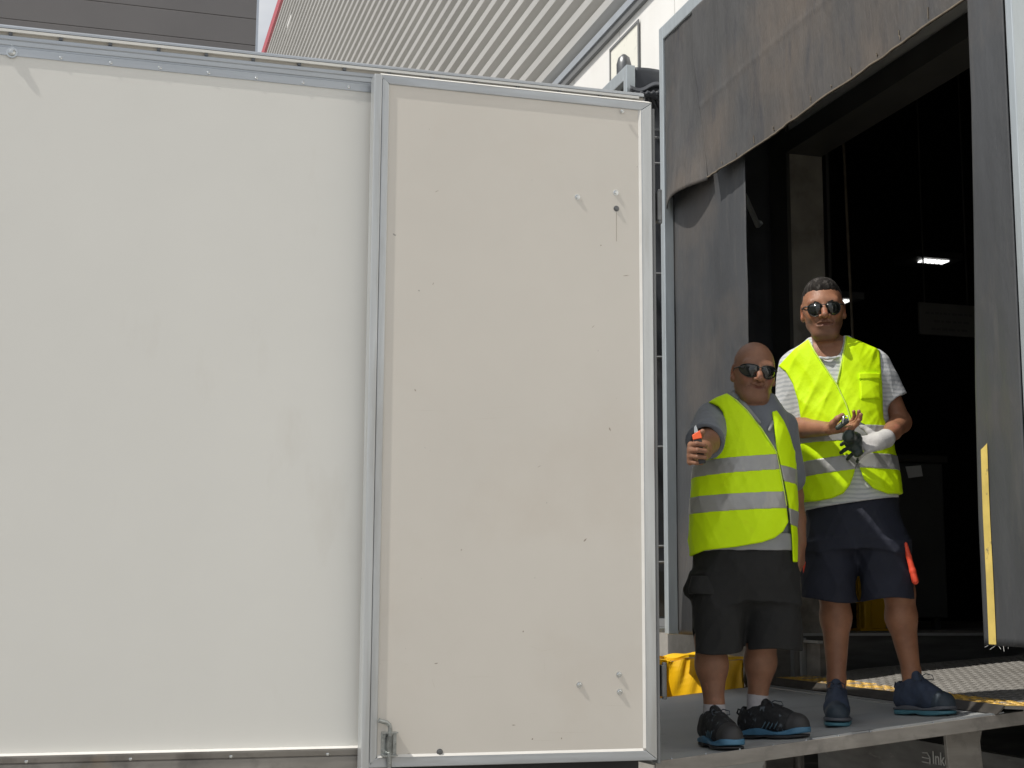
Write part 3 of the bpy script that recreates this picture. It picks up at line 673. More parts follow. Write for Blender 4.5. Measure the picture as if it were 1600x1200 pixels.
cx0, cx1 = un(1398, 750, 1, 8.5)[0], un(1474, 750, 1, 8.5)[0]; cz = un(1440, 716, 1, 8.5)[2]
cc = thing('storage_cabinet', 'dark cabinet inside the doorway with a crumpled paper notice on it', 'cabinet', ((cx0+cx1)/2, 8.5, DOCK))
MB().box(cx0, cx1, 8.5, 9.2, DOCK+.08, cz-.03).build('cabinet_body', M['dark_rail'], cc, bevel=.01)
MB().box(cx0-.03, cx1+.02, 8.46, 9.22, cz-.029, cz+.02).build('cabinet_top', M['cardboard'], cc, bevel=.01)
for dx in (.03, cx1-cx0-.07): MB().box(cx0+dx, cx0+dx+.04, 8.55, 8.6, DOCK, DOCK+.079).build('leg', M['dark_rail'], cc)
na = [un(*q_, 1, 8.45) for q_ in ((1415, 729), (1439, 727), (1442, 744), (1420, 747))]
o = MB().prism(na, (0, .004, 0)).build('paper_notice', M['paper']); tag(o, 'creased white paper notice taped on the dark cabinet', 'notice')

# ------------------------------------------------------------------ signed distance modelling (people, clothes, shoes)
def smin(a, b, k):
    h = np.maximum(k-np.abs(a-b), 0)/k
    return np.minimum(a, b)-h*h*k*.25
def smax(a, b, k): return -smin(-a, -b, k)
class SD:
    """distance field on a box grid in the local frame of its person"""
    def __init__(s, lo, hi, h):
        s.lo = np.array(lo, float); s.h = h; s.n = np.ceil((np.array(hi)-s.lo)/h).astype(int)+1
        s.f = np.full(tuple(s.n), .25, np.float32)
    def sub(s, lo, hi):
        a = np.maximum(np.floor((np.array(lo)-s.lo)/s.h).astype(int), 0); b = np.minimum(np.ceil((np.array(hi)-s.lo)/s.h).astype(int)+1, s.n)
        if np.any(b <= a): return None
        sl_ = tuple(slice(a[i], b[i]) for i in range(3))
        ax = [(s.lo[i]+s.h*np.arange(a[i], b[i])).astype(np.float32) for i in range(3)]
        return sl_, ax[0][:, None, None], ax[1][None, :, None], ax[2][None, None, :]
    def all(s): return s.sub(s.lo, s.lo+s.h*s.n)
    def add(s, fn, lo, hi, k=.01):
        q = s.sub(lo, hi)
        if q is None: return s
        sl_, X, Y, Z = q; s.f[sl_] = smin(s.f[sl_], fn(X, Y, Z).astype(np.float32), k); return s
    def cut(s, fn, lo, hi, k=.004):
        q = s.sub(lo, hi)
        if q is None: return s
        sl_, X, Y, Z = q; s.f[sl_] = smax(s.f[sl_], -fn(X, Y, Z).astype(np.float32), k); return s
    def clip(s, fn, k=.003):
        sl_, X, Y, Z = s.all(); s.f = smax(s.f, np.broadcast_to(fn(X, Y, Z), s.f.shape).astype(np.float32), k); return s
    def noise(s, fn):
        sl_, X, Y, Z = s.all(); s.f = s.f+fn(X, Y, Z).astype(np.float32); return s
    def cone(s, a, b, r1, r2, k=.012):
        a = np.array(a, float); b = np.array(b, float); R = max(r1, r2)+.06
        return s.add(cone_f(a, b, r1, r2), np.minimum(a, b)-R, np.maximum(a, b)+R, k)
    def chain(s, pts, rs, k=.012):
        for i in range(len(pts)-1): s.cone(pts[i], pts[i+1], rs[i], rs[i+1], k)
        return s
    def ell(s, c, r, k=.012, rot=None, cut=False):
        c = np.array(c, float); r = np.array(r, float); R = r.max()+.06
        def fn(X, Y, Z):
            x, y, z = X-c[0], Y-c[1], Z-c[2]
            if rot is not None:
                x, y, z = (rot[0][0]*x+rot[0][1]*y+rot[0][2]*z, rot[1][0]*x+rot[1][1]*y+rot[1][2]*z, rot[2][0]*x+rot[2][1]*y+rot[2][2]*z)
            k0 = np.sqrt((x/r[0])**2+(y/r[1])**2+(z/r[2])**2); k1 = np.sqrt((x/r[0]**2)**2+(y/r[1]**2)**2+(z/r[2]**2)**2)+1e-6
            return k0*(k0-1)/k1
        return (s.cut if cut else s.add)(fn, c-R, c+R, k)
    def mesh(s):
        f = np.pad(s.f, 1, constant_values=.25); sg = f < 0
        c = np.zeros(tuple(np.array(f.shape)-1), np.int8)
        for dx in (0, 1):
            for dy in (0, 1):
                for dz in (0, 1): c += sg[dx:dx+c.shape[0], dy:dy+c.shape[1], dz:dz+c.shape[2]]
        act = np.argwhere((c > 0) & (c < 8)); I, J_, K = act.T
        idx = -np.ones(c.shape, np.int32); idx[I, J_, K] = np.arange(len(act))
        acc = np.zeros((len(act), 3)); cnt = np.zeros(len(act))
        cs = [(0,0,0),(1,0,0),(0,1,0),(1,1,0),(0,0,1),(1,0,1),(0,1,1),(1,1,1)]
        for a in range(8):
            for b in range(a+1, 8):
                d = np.abs(np.array(cs[a])-np.array(cs[b]))
                if d.sum() != 1: continue
                fa = f[I+cs[a][0], J_+cs[a][1], K+cs[a][2]]; fb_ = f[I+cs[b][0], J_+cs[b][1], K+cs[b][2]]
                m_ = (fa < 0) != (fb_ < 0); t = np.where(m_, fa/(fa-fb_+1e-12), 0)
                p = np.array(cs[a])[None, :]+t[:, None]*(np.array(cs[b])-np.array(cs[a]))[None, :]
                acc += p*m_[:, None]; cnt += m_
        V = (act+acc/np.maximum(cnt, 1)[:, None]-1)*s.h+s.lo
        F = []
        for ax in range(3):
            sl0 = [slice(None)]*3; sl1 = [slice(None)]*3; sl0[ax] = slice(0, -1); sl1[ax] = slice(1, None)
            a = sg[tuple(sl0)]; b = sg[tuple(sl1)]
            for flip, m_ in ((0, a & ~b), (1, ~a & b)):
                P = np.argwhere(m_); o1, o2 = (ax+1) % 3, (ax+2) % 3
                ok = (P[:, o1] > 0) & (P[:, o2] > 0) & (P[:, o1] < f.shape[o1]-1) & (P[:, o2] < f.shape[o2]-1); P = P[ok]
                q = []
                for d1, d2 in ((-1, -1), (0, -1), (0, 0), (-1, 0)):
                    Q = P.copy(); Q[:, o1] += d1; Q[:, o2] += d2; q.append(idx[Q[:, 0], Q[:, 1], Q[:, 2]])
                q = np.stack(q, 1); F.append(q[:, ::-1] if flip else q)
        return V, np.concatenate(F)
    def build(s, name, mats, parent, matfn=None, tintfn=None):
        V, F = s.mesh(); me = bpy.data.meshes.new(name)
        me.vertices.add(len(V)); me.vertices.foreach_set('co', V.ravel())
        me.loops.add(F.size); me.loops.foreach_set('vertex_index', F.ravel().astype(np.int32))
        me.polygons.add(len(F)); me.polygons.foreach_set('loop_start', np.arange(0, F.size, 4, dtype=np.int32)); me.polygons.foreach_set('loop_total', np.full(len(F), 4, np.int32))
        me.polygons.foreach_set('use_smooth', np.ones(len(F), bool))
        for m in (mats if isinstance(mats, (list, tuple)) else [mats]): me.materials.append(m)
        if matfn is not None: me.polygons.foreach_set('material_index', matfn(V[F].mean(1)).astype(np.int32))
        if tintfn is not None:
            ca = me.color_attributes.new('tint', 'FLOAT_COLOR', 'POINT'); ca.data.foreach_set('color', np.concatenate([tintfn(V), np.ones((len(V), 1))], 1).astype(np.float32).ravel())
        me.update(calc_edges=True)
        o = bpy.data.objects.new(name, me); col.objects.link(o)
        o.parent = parent
        return o
def cone_f(a, b, r1, r2):
    d = b-a; L2 = float(d@d)+1e-9
    def fn(X, Y, Z):
        t = np.clip(((X-a[0])*d[0]+(Y-a[1])*d[1]+(Z-a[2])*d[2])/L2, 0, 1)
        return np.sqrt((X-a[0]-t*d[0])**2+(Y-a[1]-t*d[1])**2+(Z-a[2]-t*d[2])**2)-(r1+(r2-r1)*t)
    return fn
def loft_f(zs, xl, xr, yc, hb, p=2.3):
    """upright body form: for each height the left and right outline, the depth centre and the half depth"""
    o = np.argsort(zs); zs, xl, xr, yc, hb = [np.array(q, float)[o] for q in (zs, xl, xr, yc, hb)]
    zf = np.linspace(zs[0], zs[-1], 200)
    def sm(v):
        g = np.interp(zf, zs, v); k = np.ones(15)/15; gp = np.pad(g, 7, mode='edge'); return np.convolve(gp, k, 'valid')
    XL, XR, YC, HB = sm(xl), sm(xr), sm(yc), sm(hb)
    def fn(X, Y, Z):
        z = Z.ravel(); l = np.interp(z, zf, XL)[None, None, :]; r = np.interp(z, zf, XR)[None, None, :]; c = np.interp(z, zf, YC)[None, None, :]; b = np.interp(z, zf, HB)[None, None, :]
        a = (r-l)/2; m_ = (r+l)/2
        q = (np.abs((X-m_)/a)**p+np.abs((Y-c)/b)**p)**(1/p)
        d = (q-1)*np.minimum(a, b)
        dz_ = np.maximum(Z-zs[-1], zs[0]-Z)
        return np.maximum(d, dz_)
    return fn
def poly_f(pts):
    """signed distance to a polygon drawn in the x, z plane of the person"""
    P = [np.array(p, float) for p in pts]
    def fn(X, Y, Z):
        X2 = X[:, 0, :]; Z2 = Z[:, 0, :]; X2, Z2 = np.broadcast_arrays(X2, Z2)
        d = np.full(X2.shape, 1e9); ins = np.zeros(X2.shape, bool)
        for i in range(len(P)):
            a, b = P[i], P[(i+1) % len(P)]; e = b-a; wx = X2-a[0]; wz = Z2-a[1]
            t = np.clip((wx*e[0]+wz*e[1])/(e@e+1e-12), 0, 1); d = np.minimum(d, (wx-e[0]*t)**2+(wz-e[1]*t)**2)
            cnd = (a[1] > Z2) != (b[1] > Z2)
            xi = a[0]+(Z2-a[1])/(b[1]-a[1]+1e-12)*(b[0]-a[0]); ins ^= cnd & (X2 < xi)
        return (np.sqrt(d)*np.where(ins, -1, 1))[:, None, :]
    return fn
def folds(seed, amp, fx=(6, 30), fz=(3, 22), n=10, fy=(4, 20)):
    r = random.Random(seed)
    T_ = [(r.uniform(*fx)*r.choice((-1, 1)), r.uniform(*fy)*r.choice((-1, 1)), r.uniform(*fz), r.uniform(0, 6.28), r.uniform(.4, 1)) for _ in range(n)]
    tot = sum(t[4] for t in T_)/2.2
    def fn(X, Y, Z):
        s_ = 0
        for kx_, ky_, kz_, ph, w_ in T_:
            q = np.sin(kx_*X+ky_*Y+kz_*Z+ph); s_ = s_+w_*(1-np.abs(q))**2*1.0
        return -amp*(s_/tot-.35)
    return fn
def catmull(pts, n=6):
    """closed smooth outline through points"""
    P = [np.array(p, float) for p in pts]; out = []
    for i in range(len(P)):
        p0, p1, p2, p3 = P[i-1], P[i], P[(i+1) % len(P)], P[(i+2) % len(P)]
        for k in range(n):
            t = k/n; out.append(.5*((2*p1)+(-p0+p2)*t+(2*p0-5*p1+4*p2-p3)*t*t+(-p0+3*p1-3*p2+p3)*t**3))
    return out
class Person:
    def __init__(s, name, label, base_px, cat='person'):
        P0 = (0, 0, pz(0, 0)); s.B = unp(*base_px, P0, (-.099, .021, 1))
        d = np.array([s.B[0], s.B[1], 0]); s.w = d/np.linalg.norm(d); s.r = np.array([s.w[1], -s.w[0], 0])
        s.e = thing(name, label, cat, tuple(s.B), rz=math.atan2(s.r[1], s.r[0]))
    def J(s, x, y, d=0.0):
        dr_ = ray(x, y); t = ((s.B+d*s.w-EYE)@s.w)/(dr_@s.w); P = EYE+t*dr_
        return np.array([(P-s.B)@s.r, d, P[2]-s.B[2]])
    def XZ(s, pts, d): return [s.J(x, y, d)[[0, 2]] for x, y in pts]
    def world(s, p): return s.B+p[0]*s.r+p[1]*s.w+np.array([0, 0, p[2]])
    def loft(s, rows, p=2.3):
        zs, xl, xr, yc, hb = [], [], [], [], []
        for y, a, b, c, h in rows:
            A_ = s.J(a, y, c); B2 = s.J(b, y, c); zs.append(A_[2]); xl.append(A_[0]); xr.append(B2[0]); yc.append(c); hb.append(h)
        return loft_f(zs, xl, xr, yc, hb, p)
def rotmat(yaw, pitch, roll):
    cy, sy = math.cos(yaw), math.sin(yaw); cp, sp = math.cos(pitch), math.sin(pitch); cr_, sr = math.cos(roll), math.sin(roll)
    Rz = np.array([[cy, -sy, 0], [sy, cy, 0], [0, 0, 1]]); Rx = np.array([[1, 0, 0], [0, cp, -sp], [0, sp, cp]]); Ry = np.array([[cr_, 0, sr], [0, 1, 0], [-sr, 0, cr_]])
    return Rz@Rx@Ry
def head(g, C, R, sc_, ears=True, jaw=1.0, fat=0.0, k0=.012, mouth=0.0):
    """C head centre, R rotation head->local, features facing -y"""
    C = np.array(C); T = lambda p: C+sc_*(R@np.array(p, float)); inv = R.T
    E_ = lambda c, r, k, cut=False: g.ell(T(c), np.array(r)*sc_, k*sc_, rot=inv, cut=cut)
    Cn = lambda a, b, r1, r2, k: g.cone(T(a), T(b), r1*sc_, r2*sc_, k*sc_)
    E_((0, .022, .038), (.074, .094, .082), .01)
    E_((0, -.020, -.02), (.064+fat*.006, .070, .085), .05)
    Cn((-.022, -.066, -.090*jaw), (.022, -.066, -.090*jaw), .022+fat*.004, .022+fat*.004, .04)
    for s_ in (-1, 1):
        Cn((s_*.045, .0, -.056*jaw), (s_*.022, -.058, -.090*jaw), .017+fat*.008, .016+fat*.006, .035)
        E_((s_*.038, -.062, -.022), (.022+fat*.004, .022, .022), .028)
        Cn((s_*.060, -.020, .0), (s_*.050, -.055, -.006), .012, .012, .02)
        if ears:
            E_((s_*.078, .010, -.006), (.009, .019, .033), .006)
            E_((s_*.084, .002, -.004), (.006, .010, .019), .006, True)
            E_((s_*.079, .004, -.030), (.008, .011, .012), .008)
    Cn((-.042, -.072, .026), (.042, -.072, .026), .015, .015, .022)
    for s_ in (-1, 1): E_((s_*.031, -.098, .004), (.019, .016, .013), .014, True)
    for s_ in (-1, 1): E_((s_*.031, -.074, .004), (.014, .012, .011), .004)
    g.chain([T((0, -.084, .018)), T((0, -.102, -.006)), T((0, -.119, -.025))], [.0085*sc_, .0095*sc_, .0135*sc_], .010*sc_)
    for s_ in (-1, 1): E_((s_*.0165, -.102, -.029), (.0078, .011, .008), .006)
    for s_ in (-1, 1): E_((s_*.009, -.108, -.038), (.0045, .006, .004), .003, True)
    E_((0, -.080, -.056), (.034, .018, .022), .02)
    Cn((-.024, -.086, -.0515), (.0, -.096, -.050), .0045, .0065, .008); Cn((.024, -.086, -.0515), (.0, -.096, -.050), .0045, .0065, .008)
    Cn((-.020, -.088, -.064), (.020, -.088, -.064), .0075, .0075, .008)
    pl_ = [T((x, -.099+12*x*x, -.0575+mouth*x*x)) for x in (-.028, -.015, 0, .015, .028)]
    for i in range(4):
        R_ = .05*sc_
        g.cut(cone_f(pl_[i], pl_[i+1], .003*sc_, .003*sc_), np.minimum(pl_[i], pl_[i+1])-R_, np.maximum(pl_[i], pl_[i+1])+R_, .004*sc_)
    for zf_ in (.050, .062):
        fp = [T((x, -.0905+7.5*x*x+(zf_-.05)*.5, zf_+1.2*x*x)) for x in (-.04, -.02, 0, .02, .04)]
        for i in range(4):
            R_ = .03; g.cut(cone_f(fp[i], fp[i+1], .0012, .0012), np.minimum(fp[i], fp[i+1])-R_, np.maximum(fp[i], fp[i+1])+R_, .005)
    # smile folds
    for s_ in (-1, 1):
        a = T((s_*.022, -.099, -.028)); b = T((s_*.038, -.088, -.056)); R_ = .05*sc_
        g.cut(cone_f(a, b, .0032*sc_, .0025*sc_), np.minimum(a, b)-R_, np.maximum(a, b)+R_, .008*sc_)
    return T
def unit(v): v = np.array(v, float); return v/np.linalg.norm(v)
def hand(g, W, D, N, S, curls, thumb, sc_=1.0, spread=.10, k=.0025, fat=1.0):
    """W wrist, D towards the fingers, N out of the back of the hand, S towards the thumb"""
    D = unit(D); N = unit(np.array(N)-(np.array(N)@D)*D); S_ = np.cross(D, N); S_ = S_ if S_@np.array(S) > 0 else -S_
    tips = []
    ln = [(.044, .026, .020), (.048, .030, .021), (.045, .028, .021), (.034, .021, .018)]; off = [.030, .010, -.010, -.030]; kn = [.088, .091, .086, .078]; rr = [.0092, .0095, .009, .008]
    for i in range(4):
        K_ = W+sc_*(D*kn[i]+S_*off[i]); Wb = W+sc_*(D*.012+S_*off[i]*.62)
        g.cone(Wb, K_, .0155*sc_*fat, .0115*sc_*fat, .014)
        dirn = unit(D+S_*off[i]*spread*35); p = K_; ang = 0; r = rr[i]*sc_*fat
        for j in range(3):
            ang += math.radians(curls[i][j]); q_ = unit(dirn*math.cos(ang)-N*math.sin(ang)); p2 = p+q_*ln[i][j]*sc_
            g.cone(p, p2, r, r*.93, k if j else .005); p = p2; r *= .93
        tips.append(p)
    tb = W+sc_*(D*.022+S_*.022-N*.006); g.cone(tb, W+sc_*(D*.05+S_*.012), .018*sc_*fat, .014*sc_*fat, .014)
    d1 = unit(D*thumb[0][0]+S_*thumb[0][1]+N*thumb[0][2]); d2 = unit(D*thumb[1][0]+S_*thumb[1][1]+N*thumb[1][2])
    a = tb+d1*.038*sc_; b = a+unit(d1+d2)*.032*sc_; c = b+d2*.026*sc_
    g.chain([tb, a, b, c], [.0155*sc_*fat, .0125*sc_*fat, .011*sc_*fat, .0095*sc_*fat], .008)
    return tips, c
def shoe(per, O, yaw, L_, mats, side_split=True, style=0, hs=1.0):
    """shoe standing on the platform: O ankle point over the heel, yaw toe direction in the person's frame"""
    D = np.array([math.cos(yaw), math.sin(yaw), 0]); S_ = np.array([-D[1], D[0], 0]); O = np.array(O)
    wpt = per.world(np.array([O[0], O[1], 0])); slope = lambda p: pz(*per.world(np.array([p[0], p[1], 0]))[:2])-per.B[2]
    z0 = slope(O+D*.08)+.004
    tilt = (slope(O+D*.2)-slope(O))/.2
    P = lambda f_, s_, h_: O*np.array([1, 1, 0])+D*f_*L_+S_*s_+np.array([0, 0, z0+(h_ if h_ < .05 else .05+(h_-.05)*hs)+tilt*(f_-.3)*L_])
    lo = O-np.array([.30, .30, 0]); hi = O+np.array([.30, .30, 0]); lo[2] = z0-.03; hi[2] = z0+.19
    g = SD(lo, hi, .0035)
    g.chain([P(-.10, 0, .056), P(.12, .0, .056), P(.45, .004, .056), P(.68, .006, .044)], [.040, .040, .047, .043], .02)
    g.cone(P(-.12, 0, .06), P(-.11, 0, .112), .036, .034, .025); g.cone(P(.06, 0, .07), P(.03, 0, .125), .041, .036, .03)
    g.chain([P(.10, 0, .118), P(.28, 0, .106), P(.46, 0, .076)], [.034, .036, .038], .025)
    g.noise(folds(int(L_*1e4)+style, .0022, (20, 60), (20, 60)))
    g.ell(P(-.04, 0, .158), (.038, .038, .032), .006, cut=True)
    def flr(h_, s_=1):      # half space measured from the tilted floor
        def fn(X, Y, Z):
            f_ = ((X-O[0])*D[0]+(Y-O[1])*D[1])/L_
            return s_*(Z-(z0+h_+tilt*(f_-.3)*L_))
        return fn
    g.clip(flr(.022, -1), .004)
    tc_ = SD(lo, hi, .0035); tc_.f = g.f-.0022
    tc_.clip(lambda X, Y, Z: -(((X-O[0])*D[0]+(Y-O[1])*D[1])/L_-.575-.9*(Z-z0-.04)), .003)
    tc_.clip(flr(.014, -1), .003)
    up = g.build('shoe', mats[0], per.e)
    tc_.build('toe_cap', mats[6], up)
    # soles
    def sole(h0, h1, ex, mt, nm, par, wav=0):
        q = SD(lo, hi, .0035); a2 = [P(-.12, 0, 0), P(.12, 0, 0), P(.45, .005, 0), P(.67, .006, 0)]; r2 = [.040+ex, .039+ex, .049+ex, .048+ex]
        for i in range(3):
            a, b = a2[i][:2], a2[i+1][:2]; d = b-a
            def fn(X, Y, Z, a=a, d=d, ra=r2[i], rb=r2[i+1]):
                t = np.clip(((X-a[0])*d[0]+(Y-a[1])*d[1])/(d@d), 0, 1)
                return np.broadcast_to(np.sqrt((X-a[0]-t*d[0])**2+(Y-a[1]-t*d[1])**2)-(ra+(rb-ra)*t), (X.shape[0], Y.shape[1], Z.shape[2]))
            q.add(fn, lo, hi, .02)
        def top(X, Y, Z):
            f_ = ((X-O[0])*D[0]+(Y-O[1])*D[1])/L_
            return (Z-(z0+tilt*(f_-.3)*L_+h1+wav*(np.cos((f_-.1)*9)*.5)+.010*np.clip(f_-.55, 0, 1)*0))
        q.clip(top, .003)
        def bot(X, Y, Z):
            f_ = ((X-O[0])*D[0]+(Y-O[1])*D[1])/L_
            return -(Z-(z0+tilt*(f_-.3)*L_+h0+.03*np.clip(f_-.62, 0, 1)+.006*np.exp(-((f_-.22)/.10)**2)*(1 if h0 < .004 else 0)))
        q.clip(bot, .003)
        return q.build(nm, mt, par)
    so_ = sole(-.003, .010 if style == 0 else .016, .001, mats[1], 'outsole', up)
    mi = sole(.0101 if style == 0 else .0161, .030, .0035, mats[2], 'midsole', up, wav=.016 if style == 0 else .010)
    tl_ = SD(P(.2, 0, .13)-.12, P(.2, 0, .13)+.12, .0035)
    tl_.chain([P(.32, 0, .122), P(.20, 0, .146), P(.13, 0, .176)], [.018, .024, .020], .01).build('tongue', mats[3], up)
    mm = MB()
    pt = lambda f_, s_, h_: tuple(per.world(P(f_, s_, h_)))
    rows_ = [(.50, .114, .020), (.43, .127, .023), (.36, .139, .025), (.29, .150, .027), (.22, .160, .027)]
    for i, (f_, h_, w_) in enumerate(rows_):
        a_ = (f_, -w_, h_-.014); b_ = (f_-.03, w_, h_-.014)
        mm.tube([pt(*a_), pt(f_-.01, -w_*.5, h_), pt(f_-.02, w_*.5, h_), pt(*b_)], .0033, 6)
        if i < 4: mm.tube([pt(f_, w_, h_-.014), pt(f_-.035, 0, h_+.008), pt(rows_[i+1][0], -w_, rows_[i+1][1]-.014)], .0033, 6)
    for s_ in (-1, 1):
        mm.tube([pt(.24, 0, .163), pt(.28, s_*.02, .178), pt(.36, s_*.036, .170), pt(.39, s_*.034, .150), pt(.32, s_*.018, .150), pt(.25, 0, .161)], .0022, 6)
    lo_ = mm.build('laces', mats[4], None, smooth=True); reparent(lo_, per, up)
    mm = MB()
    for s_ in (-1, 1):
        for f_, h_, w_ in ((.0, .03, .038), (.07, .03, .038), (.14, .03, .039), (.21, .03, .041), (.28, .03, .043), (.35, .03, .045), (.42, .03, .046)):
            mm.tube([pt(f_, s_*(w_+.004), h_+.004), pt(f_+.06, s_*(w_+.002), h_+.034), pt(f_+.12, s_*(w_-.010), h_+.066)], .0023, 5)
    if style == 0: tag(reparent(mm.build('overlay_lines', mats[5], None, smooth=True), per, up), kind='stuff')
    else:
        mm = MB()
        for s_ in (-1, 1): mm.tube([pt(-.02, s_*.042, .040), pt(.0, s_*.040, .082), pt(.10, s_*.040, .090), pt(.16, s_*.042, .074)], .0018, 5)
        tag(reparent(mm.build('overlay_lines', mats[5], None, smooth=True), per, up), kind='stuff')
    # heel pull loop
    mm = MB(); mm.tube([pt(-.24, 0, .095), pt(-.30, 0, .115), pt(-.28, 0, .135), pt(-.21, 0, .128)], .004, 6); reparent(mm.build('pull_loop', mats[3], None, smooth=True), per, up)
    return up
def reparent(o, per, parent):
    """mesh given in world coordinates -> local frame of the person"""
    vs = np.empty(len(o.data.vertices)*3); o.data.vertices.foreach_get('co', vs); vs = vs.reshape(-1, 3)-per.B
    lc_ = np.stack([vs@per.r, vs@per.w, vs[:, 2]], 1); o.data.vertices.foreach_set('co', lc_.ravel()); o.parent = parent
    return o
def local_mesh(mm, name, mt, parent, **k):
    """MB whose vertices are already local to the person"""
    return mm_build_local(mm, name, mt, parent, **k)
def mm_build_local(mm, name, mt, parent, smooth=True, solid=0, bevel=0):
    o = mm.build(name, mt, None, smooth=smooth, solid=solid, bevel=bevel); o.parent = parent; return o

M['skin1'] = mat('skin_tanned', (.235, .115, .068), .5, var=.16, vscale=16, bump=.0012, bscale=220, c2=(.18, .085, .052), c2scale=9, sub=.05, c3=(.28, .125, .078), c3scale=24, tint=True, spec=.4)
M['skin2'] = mat('skin_weathered', (.31, .145, .082), .45, var=.18, vscale=16, bump=.0012, bscale=220, c2=(.24, .108, .062), c2scale=9, sub=.05, c3=(.37, .15, .095), c3scale=24, tint=True, spec=.4)
M['lips'] = mat('lips', (.27, .11, .085), .45, var=.1)
M['stubble'] = mat('shaved_skin', (.22, .125, .09), .6, var=.12, vscale=60)
M['hair'] = mat('short_dark_grey_hair', (.020, .017, .015), .8, spec=.2, var=.5, vscale=60, stretch=(1, 1, .4), bump=.006, bscale=150, c3=(.075, .068, .062), c3scale=60, c3pos=(.54, .64), c3stretch=(1, 1, .35))
M['vest'] = mat('high_visibility_yellow', (.64, .93, .002), .6, var=.03, vscale=8, bump=.0012, bscale=45, spec=.25, c3=(.58, .80, .004), c3scale=10, c3pos=(.6, .8))
M['vest_edge'] = mat('vest_binding', (.62, .82, .10), .55, var=.05)
M['tape'] = mat('reflective_tape', (.36, .36, .35), .38, var=.08, vscale=12, metal=.25, bump=.0012, bscale=45)
M['polo'] = mat('grey_blue_cotton', (.135, .15, .175), .85, var=.10, vscale=16, bump=.0012, bscale=80, sheen=.2)
M['polo2'] = mat('grey_cotton_lining', (.26, .27, .28), .85, var=.08, vscale=14, bump=.0012, bscale=90)
M['tee'] = mat('marled_white_shirt', (.56, .57, .58), .85, var=.06, vscale=14, bump=.0015, bscale=70, wave=('Z', 17.0, (.42, .44, .46), 3.5), sheen=.1)
M['short1'] = mat('black_work_shorts', (.011, .0115, .012), .85, var=.2, vscale=10, bump=.0015, bscale=60)
M['short2'] = mat('navy_work_shorts', (.012, .0145, .028), .8, var=.2, vscale=10, bump=.0015, bscale=60)
M['orange'] = mat('orange_red_piping', (.80, .08, .035), .55, var=.05)
M['sock'] = mat('grey_sock', (.36, .35, .37), .9, var=.1, vscale=60)
M['shoe_blk'] = mat('black_mesh_shoe', (.018, .019, .021), .7, var=.3, vscale=60, bump=.003, bscale=120, c3=(.10, .12, .14), c3scale=55, c3pos=(.58, .66), c3stretch=(1, 1, .5), spec=.3)
M['shoe_navy'] = mat('navy_suede_shoe', (.035, .05, .085), .75, var=.25, vscale=30, bump=.0015, bscale=140)
M['toe_navy'] = mat('navy_toe_cap', (.030, .045, .062), .6, var=.2, vscale=30)
M['sole_blk'] = mat('black_sole', (.03, .03, .032), .6)
M['sole_grey'] = mat('grey_sole', (.10, .105, .12), .6)
M['sole_blue'] = mat('blue_midsole', (.06, .17, .28), .5, var=.15, vscale=20)
M['sole_teal'] = mat('teal_sole', (.07, .20, .25), .5, var=.15, vscale=20)
M['line_blue'] = mat('blue_overlay', (.09, .16, .21), .5)
M['line_grey'] = mat('grey_overlay', (.16, .17, .2), .5)
M['lace'] = mat('dark_lace', (.035, .045, .06), .7)
M['glass'] = mat('sunglass_lens', (.012, .014, .013), .08, var=0, spec=.8, rvar=0)
M['frame_blk'] = mat('sunglass_frame', (.02, .02, .02), .3, rvar=0)
M['glove_w'] = mat('pale_knit_glove', (.48, .47, .46), .9, var=.08, vscale=40, bump=.0012, bscale=200)
M['glove_g'] = mat('dark_rubber_palm', (.028, .042, .036), .5, var=.25, vscale=40, bump=.001, bscale=100)
M['knife_blk'] = mat('black_handle', (.02, .021, .022), .4)
M['knife_org'] = mat('orange_slider', (.85, .13, .04), .4)

def lens_mesh(T, out, yf_, th=.003, bow=6.0):
    mm = MB(); n = len(out); c = np.mean(np.array(out), 0)
    pt = lambda x, z, o_: T((x, yf_+bow*x*x+o_, z))
    vs = [pt(x, z, 0) for x, z in out]+[pt(c[0], c[1], -.003)]+[pt(x, z, th) for x, z in out]
    fs = [(n, (i+1) % n, i) for i in range(n)]+[(i, (i+1) % n, n+1+(i+1) % n, n+1+i) for i in range(n)]+[tuple(n+1+i for i in range(n))]
    return mm.add(vs, fs), [pt(x, z, .001) for x, z in out]
def sunglasses(per, par, T, out, yf_, bow, rim, bridge, temple_z=.012):
    root = None
    for s_ in (-1, 1):
        o_ = [(s_*x, z) for x, z in out]
        if s_ < 0: o_ = o_[::-1]
        mm, rimp = lens_mesh(T, catmull(o_, 4), yf_, bow=bow)
        if root is None:
            fr_ = MB(); fr_.tube([T((-.010, yf_, bridge)), T((0, yf_-.004, bridge+.003)), T((.010, yf_, bridge))], rim*1.2, 6)
            for q in (-1, 1): fr_.tube([T((q*.058, yf_+bow*.058**2, temple_z)), T((q*.072, yf_+.04, temple_z)), T((q*.079, yf_+.09, temple_z-.002)), T((q*.080, yf_+.105, temple_z-.014))], [.0035, .003, .0025, .002], 6)
            root = mm_build_local(fr_, 'sunglasses', M['frame_blk'], par)
        mm_build_local(mm, 'lens', M['glass'], root, smooth=True)
        if rim: mm_build_local(MB().tube(rimp+[rimp[0]], rim, 6), 'lens_rim', M['frame_blk'], root)
    return root

